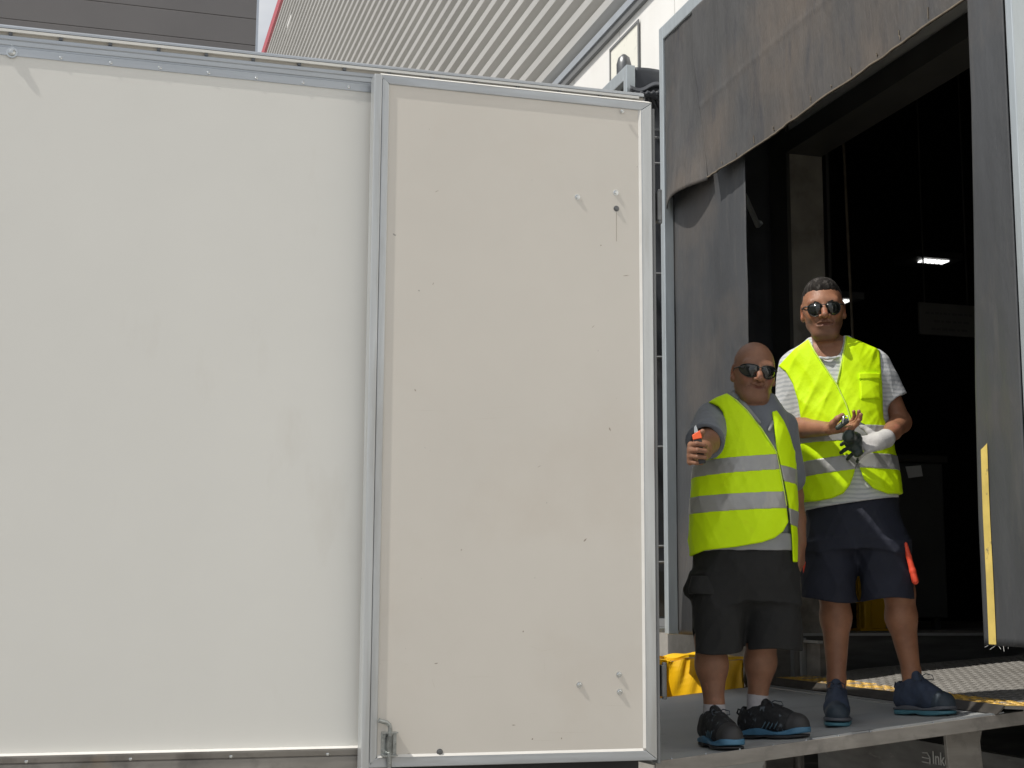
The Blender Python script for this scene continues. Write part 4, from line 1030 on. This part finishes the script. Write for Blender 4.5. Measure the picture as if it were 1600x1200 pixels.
# ================================================================== the shorter man
p1 = Person('person', 'shorter bald man in black shorts holding a box cutter out toward the viewer', (1165, 1158))
J = p1.J; e1 = p1.e
H1c = J(1178, 583, -.035); R1 = rotmat(math.radians(12), math.radians(6), math.radians(6))
LO = np.array([-.36, -.72, -.02]); 
g = SD((-.30, -.70, .02), (.30, .28, 1.72), .0034)
T1 = head(g, H1c, R1, 1.04, fat=.25, mouth=11.0)
neck = J(1180, 648, .03)
g.cone(T1((0, .03, -.05)), neck, .056, .066, .03); g.cone(T1((0, -.025, -.08)), J(1186, 648, -.01), .034, .05, .03)
rows1 = [(618, 1150, 1206, .02, .07), (632, 1128, 1218, .02, .10), (650, 1116, 1226, .02, .115), (700, 1108, 1232, .01, .125), (760, 1096, 1238, -.01, .155), (820, 1094, 1236, -.012, .155), (900, 1104, 1226, 0, .12), (950, 1106, 1230, 0, .11)]
tl = p1.loft(rows1)
tl = p1.loft(rows1[:-2]+[(870, 1108, 1222, 0, .10)]); g.add(tl, (-.3, -.25, .45), (.3, .25, 1.4), .02)
# arms
shR, elR, wrR = J(1112, 655, .0), J(1106, 692, -.26), J(1086, 710, -.49)
g.chain([shR, elR, (elR+wrR)/2+np.array([0, 0, -.004]), wrR], [.052, .043, .040, .029], .015)
tipsR, thR = hand(g, wrR, (-.16, -1, -.05), (-1, .1, .1), (0, 0, 1), [(38, 82, 50), (42, 84, 50), (46, 84, 50), (50, 82, 45)], ((.70, .62, -.25), (.75, .55, -.45)), sc_=1.02, fat=1.06)
shL, elL, wrL = J(1226, 668, .07), J(1238, 775, .10), J(1249, 848, .03)
g.chain([shL, elL, (elL+wrL)/2, wrL], [.052, .043, .038, .028], .015)
hand(g, wrL, (.0, -.12, -1), (.9, -.3, 0), (-.2, -1, 0), [(15, 22, 15), (18, 25, 18), (20, 28, 18), (22, 28, 18)], ((.9, .5, -.2), (1, .1, -.2)), sc_=.95, fat=1.1)
# legs
def leg(g, hip, knee, calf, ankle, toe, rk=.056, rc_=.058, ra=.036):
    g.chain([hip, knee, calf, ankle], [.070, rk, rc_, ra], .03)
    g.ell(calf+np.array([0, .018, .02]), (rc_*.85, rc_*.8, .085), .03)
    g.cone(ankle, ankle+np.array([0, 0, -.05]), ra, ra*1.05, .02); g.cone(ankle+np.array([0, 0, -.07]), ankle*.45+toe*.55+np.array([0, 0, -.02]), .030, .022, .01)
an1, an2 = J(1116, 1100, -.07), J(1184, 1090, .07)
leg(g, J(1125, 930, -.02), J(1110, 1000, -.05), J(1112, 1040, -.05), an1, an1+np.array([.07, -.10, -.075]))
leg(g, J(1208, 930, .03), J(1190, 1000, .03), J(1188, 1035, .06), an2, an2+np.array([.12, -.03, -.075]))
def skinfn(T, lipz=(-.070, -.044)):
    Ti = None
    return None
inv1 = R1.T
def tintf(C, inv, sc_, beard):
    def f_(V):
        q = ((V-C)@inv.T)/sc_; x, y, z = q.T; T_ = np.ones((len(V), 3))
        def blob(cx, cy, cz, rx, ry, rz): return np.exp(-(((np.abs(x)-cx)/rx)**2+((y-cy)/ry)**2+((z-cz)/rz)**2)*1.6)
        hd_ = (np.abs(z) < .15) & (np.abs(x) < .1) & (np.abs(y) < .13)
        def ap(w_, col_): T_[:] = np.where(hd_[:, None], T_*(1-w_[:, None]*(1-np.array(col_)[None, :])), T_)
        ap(np.clip(blob(0, -.10, -.058, .024, .03, .009)*1.3, 0, 1), (.72, .50, .50))
        jawz = np.clip((-.030-z)/.02, 0, 1)*np.clip((.02-y)/.03, 0, 1)*(z > -.125)
        ap(np.clip(jawz, 0, 1)*beard, (.60, .64, .72))
        ap(blob(.04, -.08, -.022, .022, .03, .020), (1.12, .86, .82)); ap(blob(0, -.115, -.022, .016, .02, .02), (1.10, .84, .80))
        ap(blob(.032, -.08, .0, .022, .03, .012), (.86, .82, .84)); ap(blob(.085, 0, -.005, .012, .03, .03), (1.08, .80, .76))
        return T_
    return f_
g.build('body', M['skin1'], e1, None, tintf(H1c, inv1, 1.04, .35))
# shaved sides of the hair
gh = SD(H1c-.14, H1c+.15, .0035)
gh.ell(T1((0, .022, .038)), np.array((.0750, .0950, .083))*1.04, .01, rot=inv1)
gh.clip(lambda X, Y, Z: (inv1[2][0]*(X-H1c[0])+inv1[2][1]*(Y-H1c[1])+inv1[2][2]*(Z-H1c[2]))-.060+.25*((inv1[1][0]*(X-H1c[0])+inv1[1][1]*(Y-H1c[1]))-.05), .004)
gh.clip(lambda X, Y, Z: -(inv1[2][0]*(X-H1c[0])+inv1[2][1]*(Y-H1c[1])+inv1[2][2]*(Z-H1c[2]))-.02, .004)
gh.clip(lambda X, Y, Z: -(inv1[1][0]*(X-H1c[0])+inv1[1][1]*(Y-H1c[1])+inv1[1][2]*(Z-H1c[2]))-.012, .004)
gh.build('hair', M['stubble'], e1)
sunglasses(p1, e1, T1, [(.006, .019), (.032, .026), (.060, .023), (.072, .010), (.064, -.010), (.042, -.023), (.022, -.021), (.009, -.004)], -.108, 8.5, .0014, .013)
# polo shirt
gp = SD((-.32, -.36, .5), (.32, .26, 1.48), .004)
gp.add(p1.loft([(y, a-3, b+3, c, h+.006) for y, a, b, c, h in rows1]), (-.32, -.3, .45), (.32, .26, 1.45), .02)
sl1_ = J(1102, 690, -.225)
gs = cone_f(shR, sl1_, .068, .074)
def sleeve(X, Y, Z, a=shR, b=sl1_):
    d = unit(b-a); L_ = np.linalg.norm(b-a); t = (X-a[0])*d[0]+(Y-a[1])*d[1]+(Z-a[2])*d[2]
    inn = cone_f(a+d*(L_-.05), b+d*.1, .056, .062)(X, Y, Z)
    return np.maximum(np.maximum(cone_f(a, b+d*.1, .066, .078)(X, Y, Z), t-L_), -inn)
gp.add(sleeve, shR-.4, shR+.3, .025)
gp.cone(shL+np.array([-.01, 0, 0]), J(1234, 748, .08), .064, .060, .03)
gp.noise(folds(11, .006))
gp.cut(cone_f(J(1181, 600, .0), J(1183, 640, -.01), .05, .062), (-.2, -.2, 1.0), (.2, .2, 1.6), .008)
gp.clip(lambda X, Y, Z: J(1165, 842, 0)[2]-Z+.0*X, .004)
gp.build('polo_shirt', M['polo'], e1)
# collar: two leaves
gc = SD(J(1180, 630, 0)-.15, J(1180, 630, 0)+.15, .0035)
cpts = [J(1140, 622, .03), J(1146, 618, -.03), J(1162, 632, -.085), J(1187, 660, -.125)]
gc.chain(cpts, [.010, .011, .011, .006], .01)
cpts = [J(1222, 640, .04), J(1216, 640, -.02), J(1210, 652, -.07), J(1202, 672, -.115)]
gc.chain(cpts, [.010, .011, .010, .006], .01)
gc.add(cone_f(J(1146, 618, .03), J(1214, 636, .05), .022, .022), (-.2, -.1, 1.), (.2, .2, 1.6), .01)
gc.build('collar', M['polo2'], e1)
# shirt hem under the vest
gm = SD((-.28, -.26, .70), (.30, .24, .86), .004)
gm.add(p1.loft([(800, 1083, 1241, -.012, .168), (861, 1084, 1243, -.008, .163)]), (-.3, -.3, .6), (.3, .3, .9), .01)
gm.clip(lambda X, Y, Z: Z-J(1165, 835, 0)[2], .004)
gm.noise(folds(12, .005)); gm.build('shirt_hem', M['polo2'], e1)
# vest
VR1 = [(606, 1150, 1206, .02, .075), (620, 1116, 1216, .02, .105), (632, 1104, 1226, .02, .122), (650, 1096, 1233, .02, .132), (700, 1090, 1239, .01, .140), (740, 1082, 1245, -.005, .160), (790, 1077, 1247, -.015, .176), (830, 1077, 1246, -.014, .178), (882, 1078, 1246, -.008, .172)]
vl = p1.loft(VR1, 2.35)
dV = -.15
left1 = p1.XZ([(1135, 609), (1118, 615), (1103, 622), (1112, 625), (1122, 631), (1129, 641), (1132, 655), (1131, 671), (1125, 688), (1112, 706), (1096, 722), (1060, 728), (1060, 870), (1080, 867), (1100, 860), (1150, 855), (1190, 848), (1210, 841), (1224, 830), (1232, 815), (1229, 790), (1221, 745), (1213, 704), (1203, 688), (1190, 668), (1167, 638), (1150, 622)], dV)
right1 = p1.XZ([(1206, 643), (1209, 662), (1212, 690), (1214, 705), (1221, 735), (1228, 770), (1234, 805), (1237, 840), (1239, 878), (1262, 878), (1262, 700), (1243, 700), (1236, 678), (1225, 655), (1214, 640)], -.1)
def vest_build(per, vl, polys, lo, hi, seed, amp, bands, nm='vest', h=.004, yback=.05, zhem=0, tapeoff=.0022):
    base = SD(lo, hi, h); base.add(vl, lo, hi, .004); nf = folds(seed, amp, (3, 22), (2, 12)); nf2 = folds(seed+40, amp*.4, (14, 50), (8, 40)); nf3 = folds(seed+80, 1, (3, 9), (3, 9), 4)
    base.noise(lambda X, Y, Z: nf(X, Y, Z)+nf2(X, Y, Z)*np.clip(.5-1.2*nf3(X, Y, Z), 0, 1.6))
    raw = base.f.copy(); out = []
    for i, pf in enumerate(polys):
        q = SD(lo, hi, h); q.f = raw.copy()+.0015*i
        sl_, X, Y, Z = q.all(); pd2 = np.broadcast_to(poly_f(pf)(X, Y, Z), q.f.shape)
        q.f = smax(q.f, pd2.astype(np.float32), .006)
        q.f = np.maximum(q.f, (Y-yback).astype(np.float32)) if yback is not None else q.f
        vo = q.build(nm if i == 0 else nm+'_panel', M['vest'], per.e)
        for zc, hw, sl2, sly in bands[i]:
            t = SD(lo, hi, h); t.f = q.f-tapeoff
            t.clip(lambda X, Y, Z: np.abs(Z-(zc+sl2*X+sly*Y))-hw, .001); to = t.build('reflective_band', M['tape'], vo)
        # piping along the outline, laid on the cloth
        out.append(vo)
    return out
zb1 = J(1160, 727, -.15)[2]; zb2 = J(1155, 785, -.16)[2]
hw = .031
vo1 = vest_build(p1, vl, [left1, right1], np.array([-.32, -.28, .68]), np.array([.32, .26, 1.46]), 21, .009,
           [[(zb1+.004, hw, .075, .0), (zb2+.002, hw+.002, .05, .0)], [(zb1+.0-.002, hw, -.17, 0), (zb2-.006, hw, -.25, 0)]], yback=None)
# shorts
gs = SD((-.36, -.28, .22), (.36, .30, .92), .0042)
gs.add(p1.loft([(838, 1092, 1238, -.0, .145), (862, 1087, 1242, .0, .158), (880, 1086, 1243, .0, .158), (915, 1084, 1245, .0, .145), (938, 1084, 1247, .0, .13)]), (-.4, -.3, .3), (.4, .3, 1.), .02)
gs.add(p1.loft([(900, 1086, 1170, -.01, .12), (960, 1082, 1163, -.02, .125), (1022, 1085, 1158, -.03, .125)], 2.4), (-.4, -.3, .1), (.4, .3, 1.), .04)
gs.add(p1.loft([(900, 1160, 1246, .02, .12), (960, 1166, 1250, .03, .12), (1020, 1164, 1253, .03, .12)], 2.4), (-.4, -.3, .1), (.4, .3, 1.), .04)
gs.cone(J(1087, 905, -.03), J(1081, 922, -.04), .03, .036, .02)
gs.noise(folds(31, .013, (5, 22), (2, 14)))
gs.clip(lambda X, Y, Z: J(1165, 1017, 0)[2]-Z+.012*np.sin(X*14), .003)
for a_, b_ in ((J(1110, 1000, -.03), J(1112, 1040, -.03)), (J(1192, 1000, .03), J(1190, 1040, .03))): gs.cut(cone_f(a_, b_, .075, .08), a_-.3, a_+.3, .01)
so1 = gs.build('shorts', M['short1'], e1)
gk = SD(J(1090, 930, -.05)-.16, J(1090, 930, -.05)+.16, .004)
gk.add(p1.loft([(900, 1080, 1118, -.085, .055), (920, 1075, 1122, -.09, .060), (928, 1076, 1124, -.09, .060)], 3), (-.4, -.3, .3), (.4, .3, .9), .01)
gk.noise(folds(32, .004)); gk.build('pocket_flap', M['short1'], so1)
# socks and shoes
for an, top in ((an1, 1100), (an2, 1083)):
    sk = SD(an-.12, an+.12, .0035); zt2 = J(1150, top, an[1])[2]
    sk.cone(an+np.array([0, 0, .08]), an+np.array([0, 0, -.09]), .0415, .044, .01); sk.clip(lambda X, Y, Z: Z-zt2, .003); sk.build('sock', M['sock'], e1)
sm1 = [M['shoe_blk'], M['sole_blk'], M['sole_blue'], M['shoe_blk'], M['lace'], M['line_blue'], M['sole_blk']]
shoe(p1, an1+np.array([-.012, .0, 0]), math.radians(-67), .262, sm1, style=0, hs=.68)
shoe(p1, an2+np.array([-.012, .0, 0]), math.radians(-33), .275, sm1, style=0, hs=.68)
# box cutter in his hand
kc = wrR+np.array([.012, -.098, .0])
ku = unit((.18, -.25, 1)); kc0 = J(1097, 722, kc[1]); kc1 = J(1087, 671, kc[1])
kn = thing('box_cutter', 'black box cutter with an orange slider held upright in the shorter man\'s outstretched hand', 'box cutter', tuple(p1.world(kc0)))
ax_ = unit(kc1-kc0); Lk = np.linalg.norm(kc1-kc0)
def kw(p): return p1.world(p)
mm = MB(); W1 = np.array([.0115, 0, 0]); T_ = np.array([0, .006, 0])
def kprism(t0, t1, w0, w1, th, skew=0):
    a = kc0+ax_*Lk*t0; b = kc0+ax_*Lk*t1; sx_ = unit(np.cross(ax_, (0, 1, 0))); ty_ = unit(np.cross(sx_, ax_))
    vs = []
    for c, w_, sk_ in ((a, w0, 0), (b, w1, skew)):
        for s1, s2 in ((-1, -1), (1, -1), (1, 1), (-1, 1)): vs.append(kw(c+sx_*w_*s1+ty_*th*s2+ax_*sk_*s1))
    return MB().add(vs, [(3,2,1,0),(4,5,6,7),(0,1,5,4),(1,2,6,5),(2,3,7,6),(3,0,4,7)])
kprism(-.05, .70, .0125, .014, .008).build('handle', M['knife_blk'], kn, bevel=.002)
kprism(.70, .90, .0165, .0165, .010, -.006).build('slider', M['knife_org'], kn, bevel=.002)
kprism(.90, 1.10, .008, .004, .005, -.004).build('blade_guard', M['zinc'], kn, bevel=.001)

# ================================================================== the taller man
p2 = Person('person', 'taller man with short dark hair and navy shorts wearing one pale work glove', (1365, 1122))
J = p2.J; e2 = p2.e
H2c = J(1286, 484, -.05); R2 = rotmat(math.radians(4), math.radians(8), math.radians(-3))
g = SD((-.40, -.42, .02), (.32, .28, 1.96), .0034)
T2 = head(g, H2c, R2, 1.10, fat=.1, jaw=1.04, mouth=-3.0)
g.cone(T2((0, .03, -.05)), J(1293, 548, .02), .056, .062, .03); g.cone(T2((0, -.03, -.085)), J(1295, 548, -.01), .034, .045, .03)
rows2 = [(530, 1268, 1322, .01, .06), (545, 1240, 1352, .01, .085), (560, 1222, 1376, .01, .10), (600, 1220, 1386, .01, .115), (650, 1238, 1384, .0, .12), (700, 1250, 1390, -.005, .12), (760, 1256, 1400, -.005, .12), (820, 1262, 1408, 0, .12), (870, 1266, 1410, 0, .12)]
g.add(p2.loft(rows2[:-3]+[(760, 1272, 1388, 0, .09), (820, 1280, 1390, 0, .085)]), (-.4, -.25, .6), (.4, .25, 1.7), .02)
shR, elR, wrR = J(1244, 582, .02), J(1229, 668, .02), J(1292, 670, -.26)
g.chain([shR, elR], [.044, .042], .015); g.chain([elR, elR*.55+wrR*.45, wrR], [.042, .042, .028], .015)
hand(g, wrR, (.92, -.40, .02), (.1, .45, -.9), (.1, -.75, .7), [(8, 26, 20), (14, 30, 22), (20, 32, 22), (28, 34, 22)], ((.75, .3, -.75), (.95, -.15, -.5)), sc_=.98, fat=1.1)
shL, elL, wrL = J(1372, 574, .02), J(1407, 660, .06), J(1381, 688, -.20)
g.chain([shL, elL], [.044, .043], .015); g.chain([elL, elL*.5+wrL*.5, wrL], [.046, .037, .021], .015)
an3, an4 = J(1307, 1062, -.03), J(1424, 1050, .04)
leg(g, J(1290, 860, 0), J(1303, 925, -.02), J(1306, 965, .0), an3, an3+np.array([.0, -.14, -.07]), .060, .060, .036)
leg(g, J(1390, 860, 0), J(1405, 925, .0), J(1408, 965, .02), an4, an4+np.array([.12, -.05, -.07]), .060, .060, .036)
inv2 = R2.T
g.build('body', M['skin2'], e2, None, tintf(H2c, inv2, 1.10, .9))
# hair
gh = SD(H2c-.16, H2c+.17, .0035); sc2 = 1.10
gh.ell(T2((0, .026, .040)), np.array((.0775, .094, .083))*sc2, .01, rot=inv2)
gh.ell(T2((0, -.005, .080)), np.array((.055, .062, .045))*sc2, .02, rot=inv2)
q_ = lambda X, Y, Z, k: (inv2[k][0]*(X-H2c[0])+inv2[k][1]*(Y-H2c[1])+inv2[k][2]*(Z-H2c[2]))/sc2
def hairline(X, Y, Z):
    x, y, z = q_(X, Y, Z, 0), q_(X, Y, Z, 1), q_(X, Y, Z, 2)
    line = np.interp(y.ravel() if False else np.clip(y, -.12, .12), [-.12, -.055, -.03, .0, .03, .12], [.070, .066, .040, -.012, -.045, -.075])
    line = line+np.where(y < -.04, -.008*np.cos(x*60)+.004*np.sin(x*310)+.003*np.sin(x*187+1), .003*np.sin(y*300)+.003*np.sin(y*173))
    return (line-z)*.7
gh.clip(hairline, .004); gh.noise(folds(51, .005, (60, 160), (20, 60), 14, (60, 160)))
gh.build('hair', M['hair'], e2)
gb = SD(H2c-.13, H2c+.13, .003)
for s_ in (-1, 1): gb.chain([T2((s_*.013, -.090, .023)), T2((s_*.032, -.090, .0275)), T2((s_*.052, -.076, .022))], [.0032, .0034, .0022], .003)
gb.build('eyebrows', M['hair'], e2)
sunglasses(p2, e2, T2, [(.009, .016), (.030, .022), (.054, .018), (.062, .0), (.054, -.019), (.035, -.028), (.016, -.020), (.008, -.0)], -.106, 6.0, .0016, .012)
# T-shirt
gt = SD((-.42, -.30, .75), (.34, .26, 1.70), .004)
gt.add(p2.loft([(y, a-2, b+2, c, h+.006) for y, a, b, c, h in rows2[:-2]]+[(800, 1256, 1408, 0, .136), (830, 1256, 1410, 0, .138)]), (-.42, -.3, .7), (.34, .3, 1.7), .02)
def sleeve2(a, b, r1, r2):
    d = unit(b-a); L_ = np.linalg.norm(b-a)
    def fn(X, Y, Z):
        t = (X-a[0])*d[0]+(Y-a[1])*d[1]+(Z-a[2])*d[2]
        return np.maximum(np.maximum(cone_f(a, b+d*.1, r1, r2)(X, Y, Z), t-L_), -cone_f(a+d*(L_-.04), b+d*.1, r2-.016, r2-.008)(X, Y, Z))
    return fn
gt.add(sleeve2(J(1243, 580, .02), J(1229, 648, .015), .060, .068), (-.45, -.2, 1.1), (.0, .25, 1.7), .03)
gt.add(sleeve2(J(1370, 571, .02), J(1396, 624, .035), .058, .064), (.0, -.2, 1.1), (.4, .25, 1.7), .03)
gt.noise(folds(61, .007, (4, 26), (3, 20)))
gt.cut(cone_f(J(1294, 505, -.03), J(1294, 548, -.045), .058, .068), (-.3, -.3, 1.3), (.3, .1, 1.8), .008)
gt.clip(lambda X, Y, Z: J(1330, 787, -.1)[2]+.14*(X+.09)-Z, .004)
sl_, X_, Y_, Z_ = gt.all()
gt.build('t_shirt', M['tee'], e2)
gr_ = SD(J(1294, 540, -.03)-.16, J(1294, 540, -.03)+.16, .0035)
ring_ = [J(1294+27*math.cos(t), 548+8*math.sin(t)+4, -.03-.085*max(0, math.sin(t))) for t in np.linspace(-.2, math.pi+.2, 9)]
gr_.chain(ring_, [.006]*9, .006); gr_.build('neck_band', M['tee'], e2)
# vest
VR2 = [(514, 1268, 1322, .01, .07), (528, 1246, 1344, .01, .09), (545, 1222, 1375, .01, .105), (562, 1214, 1384, .01, .118), (600, 1214, 1390, .01, .132), (650, 1232, 1388, .0, .14), (700, 1244, 1396, -.005, .145), (760, 1248, 1408, -.008, .148), (800, 1250, 1412, -.008, .150)]
vl2 = p2.loft(VR2, 2.35)
left2 = p2.XZ([(1262, 526), (1240, 542), (1213, 566), (1226, 577), (1238, 598), (1246, 625), (1251, 655), (1247, 668), (1230, 690), (1230, 784), (1255, 783), (1275, 783), (1300, 779), (1318, 771), (1328, 758), (1334, 742), (1339, 722), (1331, 660), (1322, 630), (1308, 602), (1290, 573), (1273, 547)], -.13)
right2 = p2.XZ([(1322, 520), (1345, 529), (1375, 541), (1377, 570), (1379, 600), (1381, 650), (1400, 690), (1425, 720), (1425, 772), (1408, 769), (1387, 771), (1364, 763), (1350, 749), (1343, 731), (1338, 715), (1330, 660), (1321, 632), (1307, 600), (1314, 572), (1319, 543)], -.13)
zc1 = J(1360, 675, -.13)[2]; zc2 = J(1300, 720, -.14)[2]
vo2 = vest_build(p2, vl2, [left2, right2], np.array([-.36, -.26, .84]), np.array([.32, .24, 1.72]), 73, .012,
           [[(zc1, .032, .03, 0), (zc2, .032, .12, 0)], [(zc1, .032, .0, 0), (zc2, .032, -.03, 0)]], yback=None)
# collar points of the vest and front binding
for pts_, par in (([(1322, 522), (1319, 543), (1314, 572), (1308, 600)], vo2[1]), ([(1262, 528), (1273, 549), (1290, 575), (1308, 602), (1322, 632), (1331, 662), (1336, 695)], vo2[0])):
    pp = []
    for x, y in pts_:
        q0 = J(x, y, -.13); f_ = vl2; yy_ = np.linspace(-.2, .05, 126); v = [float(f_(np.array([[[q0[0]]]]), np.array([[[t]]]), np.array([[[q0[2]]]])).ravel()[0]) for t in yy_]
        k_ = next((i for i, t in enumerate(v) if t < 0), 30); pp.append(np.array([q0[0], yy_[k_]-.003, q0[2]]))
    mm_build_local(MB().tube(pp, .0035, 6), 'binding', M['vest_edge'], par)
for pts_, par in (([(1135, 611), (1150, 623), (1167, 640), (1190, 669), (1213, 705), (1221, 745), (1229, 790)], vo1[0]),):
    pp = []
    for x, y in pts_:
        q0 = p1.J(x, y, -.14); yy_ = np.linspace(-.24, .05, 146); v = [float(vl(np.array([[[q0[0]]]]), np.array([[[t]]]), np.array([[[q0[2]]]])).ravel()[0]) for t in yy_]
        k_ = next((i for i, t in enumerate(v) if t < 0), 30); pp.append(np.array([q0[0], yy_[k_]-.003, q0[2]]))
    mm_build_local(MB().tube(pp, .003, 6), 'binding', M['vest_edge'], par)
def patch(per, vl_, poly, lo, hi, seed, amp, off, name, mt, par, h=.0035):
    q = SD(lo, hi, h); q.f[:] = .25; q.add(vl_, lo, hi, .004); nf = folds(seed, amp, (3, 22), (2, 12)); q.noise(lambda X, Y, Z: nf(X, Y, Z)); q.f = q.f-off
    sl_, X, Y, Z = q.all(); q.f = smax(q.f, np.broadcast_to(poly_f(poly)(X, Y, Z), q.f.shape).astype(np.float32), .002); q.clip(lambda X, Y, Z: Y+.0, .002); return q.build(name, mt, par)
pk = p2.XZ([(1344, 584), (1374, 582), (1376, 621), (1345, 624)], -.13); pf_ = p2.XZ([(1342, 582), (1376, 580), (1376, 590), (1342, 592)], -.13)
c3_ = p2.J(1360, 600, -.07)
pko = patch(p2, vl2, pk, c3_-.11, c3_+.11, 73, .012, .004, 'chest_pocket', M['vest'], vo2[1])
patch(p2, vl2, pf_, c3_-.11, c3_+.11, 73, .012, .0075, 'pocket_flap', M['vest'], vo2[1])
# shorts
gs = SD((-.42, -.26, .38), (.34, .26, 1.02), .0042)
gs.add(p2.loft([(770, 1266, 1400, .0, .108), (800, 1262, 1406, .0, .118), (830, 1260, 1414, .0, .130), (858, 1258, 1419, .0, .132)]), (-.45, -.3, .3), (.4, .3, 1.1), .02)
gs.add(p2.loft([(850, 1257, 1338, -.0, .11), (900, 1254, 1337, -.01, .115), (946, 1253, 1336, -.02, .115)], 2.4), (-.45, -.3, .1), (.4, .3, 1.), .04)
gs.add(p2.loft([(850, 1338, 1420, .0, .11), (900, 1343, 1426, .0, .115), (940, 1347, 1432, .0, .115)], 2.4), (-.45, -.3, .1), (.4, .3, 1.), .04)
gs.noise(folds(81, .013, (5, 24), (2, 14)))
gs.clip(lambda X, Y, Z: J(1340, 938, 0)[2]-Z+.012*np.sin(X*16), .003)
for a_, b_ in ((J(1302, 925, -.01), J(1304, 960, -.01)), (J(1402, 925, .0), J(1404, 960, .0))): gs.cut(cone_f(a_, b_, .078, .082), a_-.3, a_+.3, .01)
so2 = gs.build('shorts', M['short2'], e2)
for pts_ in ([(1415, 850, -.09), (1420, 870, -.09), (1426, 892, -.09), (1430, 908, -.09)], [(1257, 880, -.06), (1259, 900, -.06), (1262, 921, -.06)]):
    gq = SD(J(*pts_[0])-.18, J(*pts_[0])+.18, .003)
    gq.chain([J(x, y, d) for x, y, d in pts_], [.008, .011, .013, .014][:len(pts_)], .006); gq.build('orange_piping', M['orange'], so2)
# shoes
sm2 = [M['shoe_navy'], M['sole_teal'], M['sole_grey'], M['shoe_navy'], M['lace'], M['line_grey'], M['toe_navy']]
shoe(p2, an3+np.array([0, .012, 0]), math.radians(-91), .29, sm2, style=1, hs=.86)
shoe(p2, an4+np.array([-.012, .0, 0]), math.radians(-46), .27, sm2, style=1, hs=.86)
# glove on his left hand
gg = SD(wrL-.26, wrL+.2, .003)
Dg = unit((-.90, -.22, -.22)); Ng = unit((-.12, -.9, .32))
gg.cone(wrL-unit(wrL-elL)*.028, wrL+Dg*.02, .0395, .034, .01)
hand(gg, wrL, Dg, Ng, (-.1, .0, 1), [(18, 22, 18), (20, 22, 16), (24, 26, 18), (28, 30, 20)], ((.55, .85, .15), (.5, .85, .0)), sc_=1.0, fat=1.0, spread=.26)
def glm(c):
    t = (c-wrL)@Dg; n_ = (c-wrL)@Ng; u_ = (c-wrL)[:, 2]
    return ((t > .118) | (n_ < -.012) & (t > .02) | (u_ > .066)).astype(int)
gg.build('work_glove', [M['glove_w'], M['glove_g']], e2, glm)
# second glove bunched in the gloved hand, small item in the bare hand
G0 = J(1333, 688, -.25)
g2 = SD(G0-.12, G0+.12, .003)
g2.ell(G0, (.034, .020, .034), .01); g2.chain([G0, J(1326, 682, -.32), J(1330, 672, -.33)], [.028, .022, .012], .012); g2.cone(G0, J(1340, 706, -.27), .028, .020, .02)
g2.noise(folds(91, .006, (30, 90), (30, 90)))
o = g2.build('loose_glove', M['glove_g'], None); o.location = tuple(p2.B); o.rotation_euler = e2.rotation_euler
tag(o, 'dark green rubber glove bunched up in the taller man\'s gloved hand', 'glove')
K0 = J(1316, 662, -.36)
cl = thing('small_item', 'small silver and green object pinched between the bare fingers of the taller man', 'small item', tuple(p2.world(K0)), rz=e2.rotation_euler[2])
g3 = SD((-.05, -.05, -.05), (.05, .05, .05), .0025); g3.cone((-.018, 0, -.016), (.016, 0, .010), .010, .012, .005); g3.build('green_body', M['glove_g'], cl)
mm = MB(); mm.tube([(.0, -.008, .0), (.006, -.010, .020), (.010, -.008, .034)], [.007, .006, .003], 8); mm_build_local(mm, 'silver_tip', M['zinc'], cl)
mm = MB(); mm.tube([(.014, -.006, .0), (.026, -.008, .014), (.022, -.006, .03), (.012, -.004, .028)], .0022, 6); mm_build_local(mm, 'wire_loop', M['zinc'], cl)
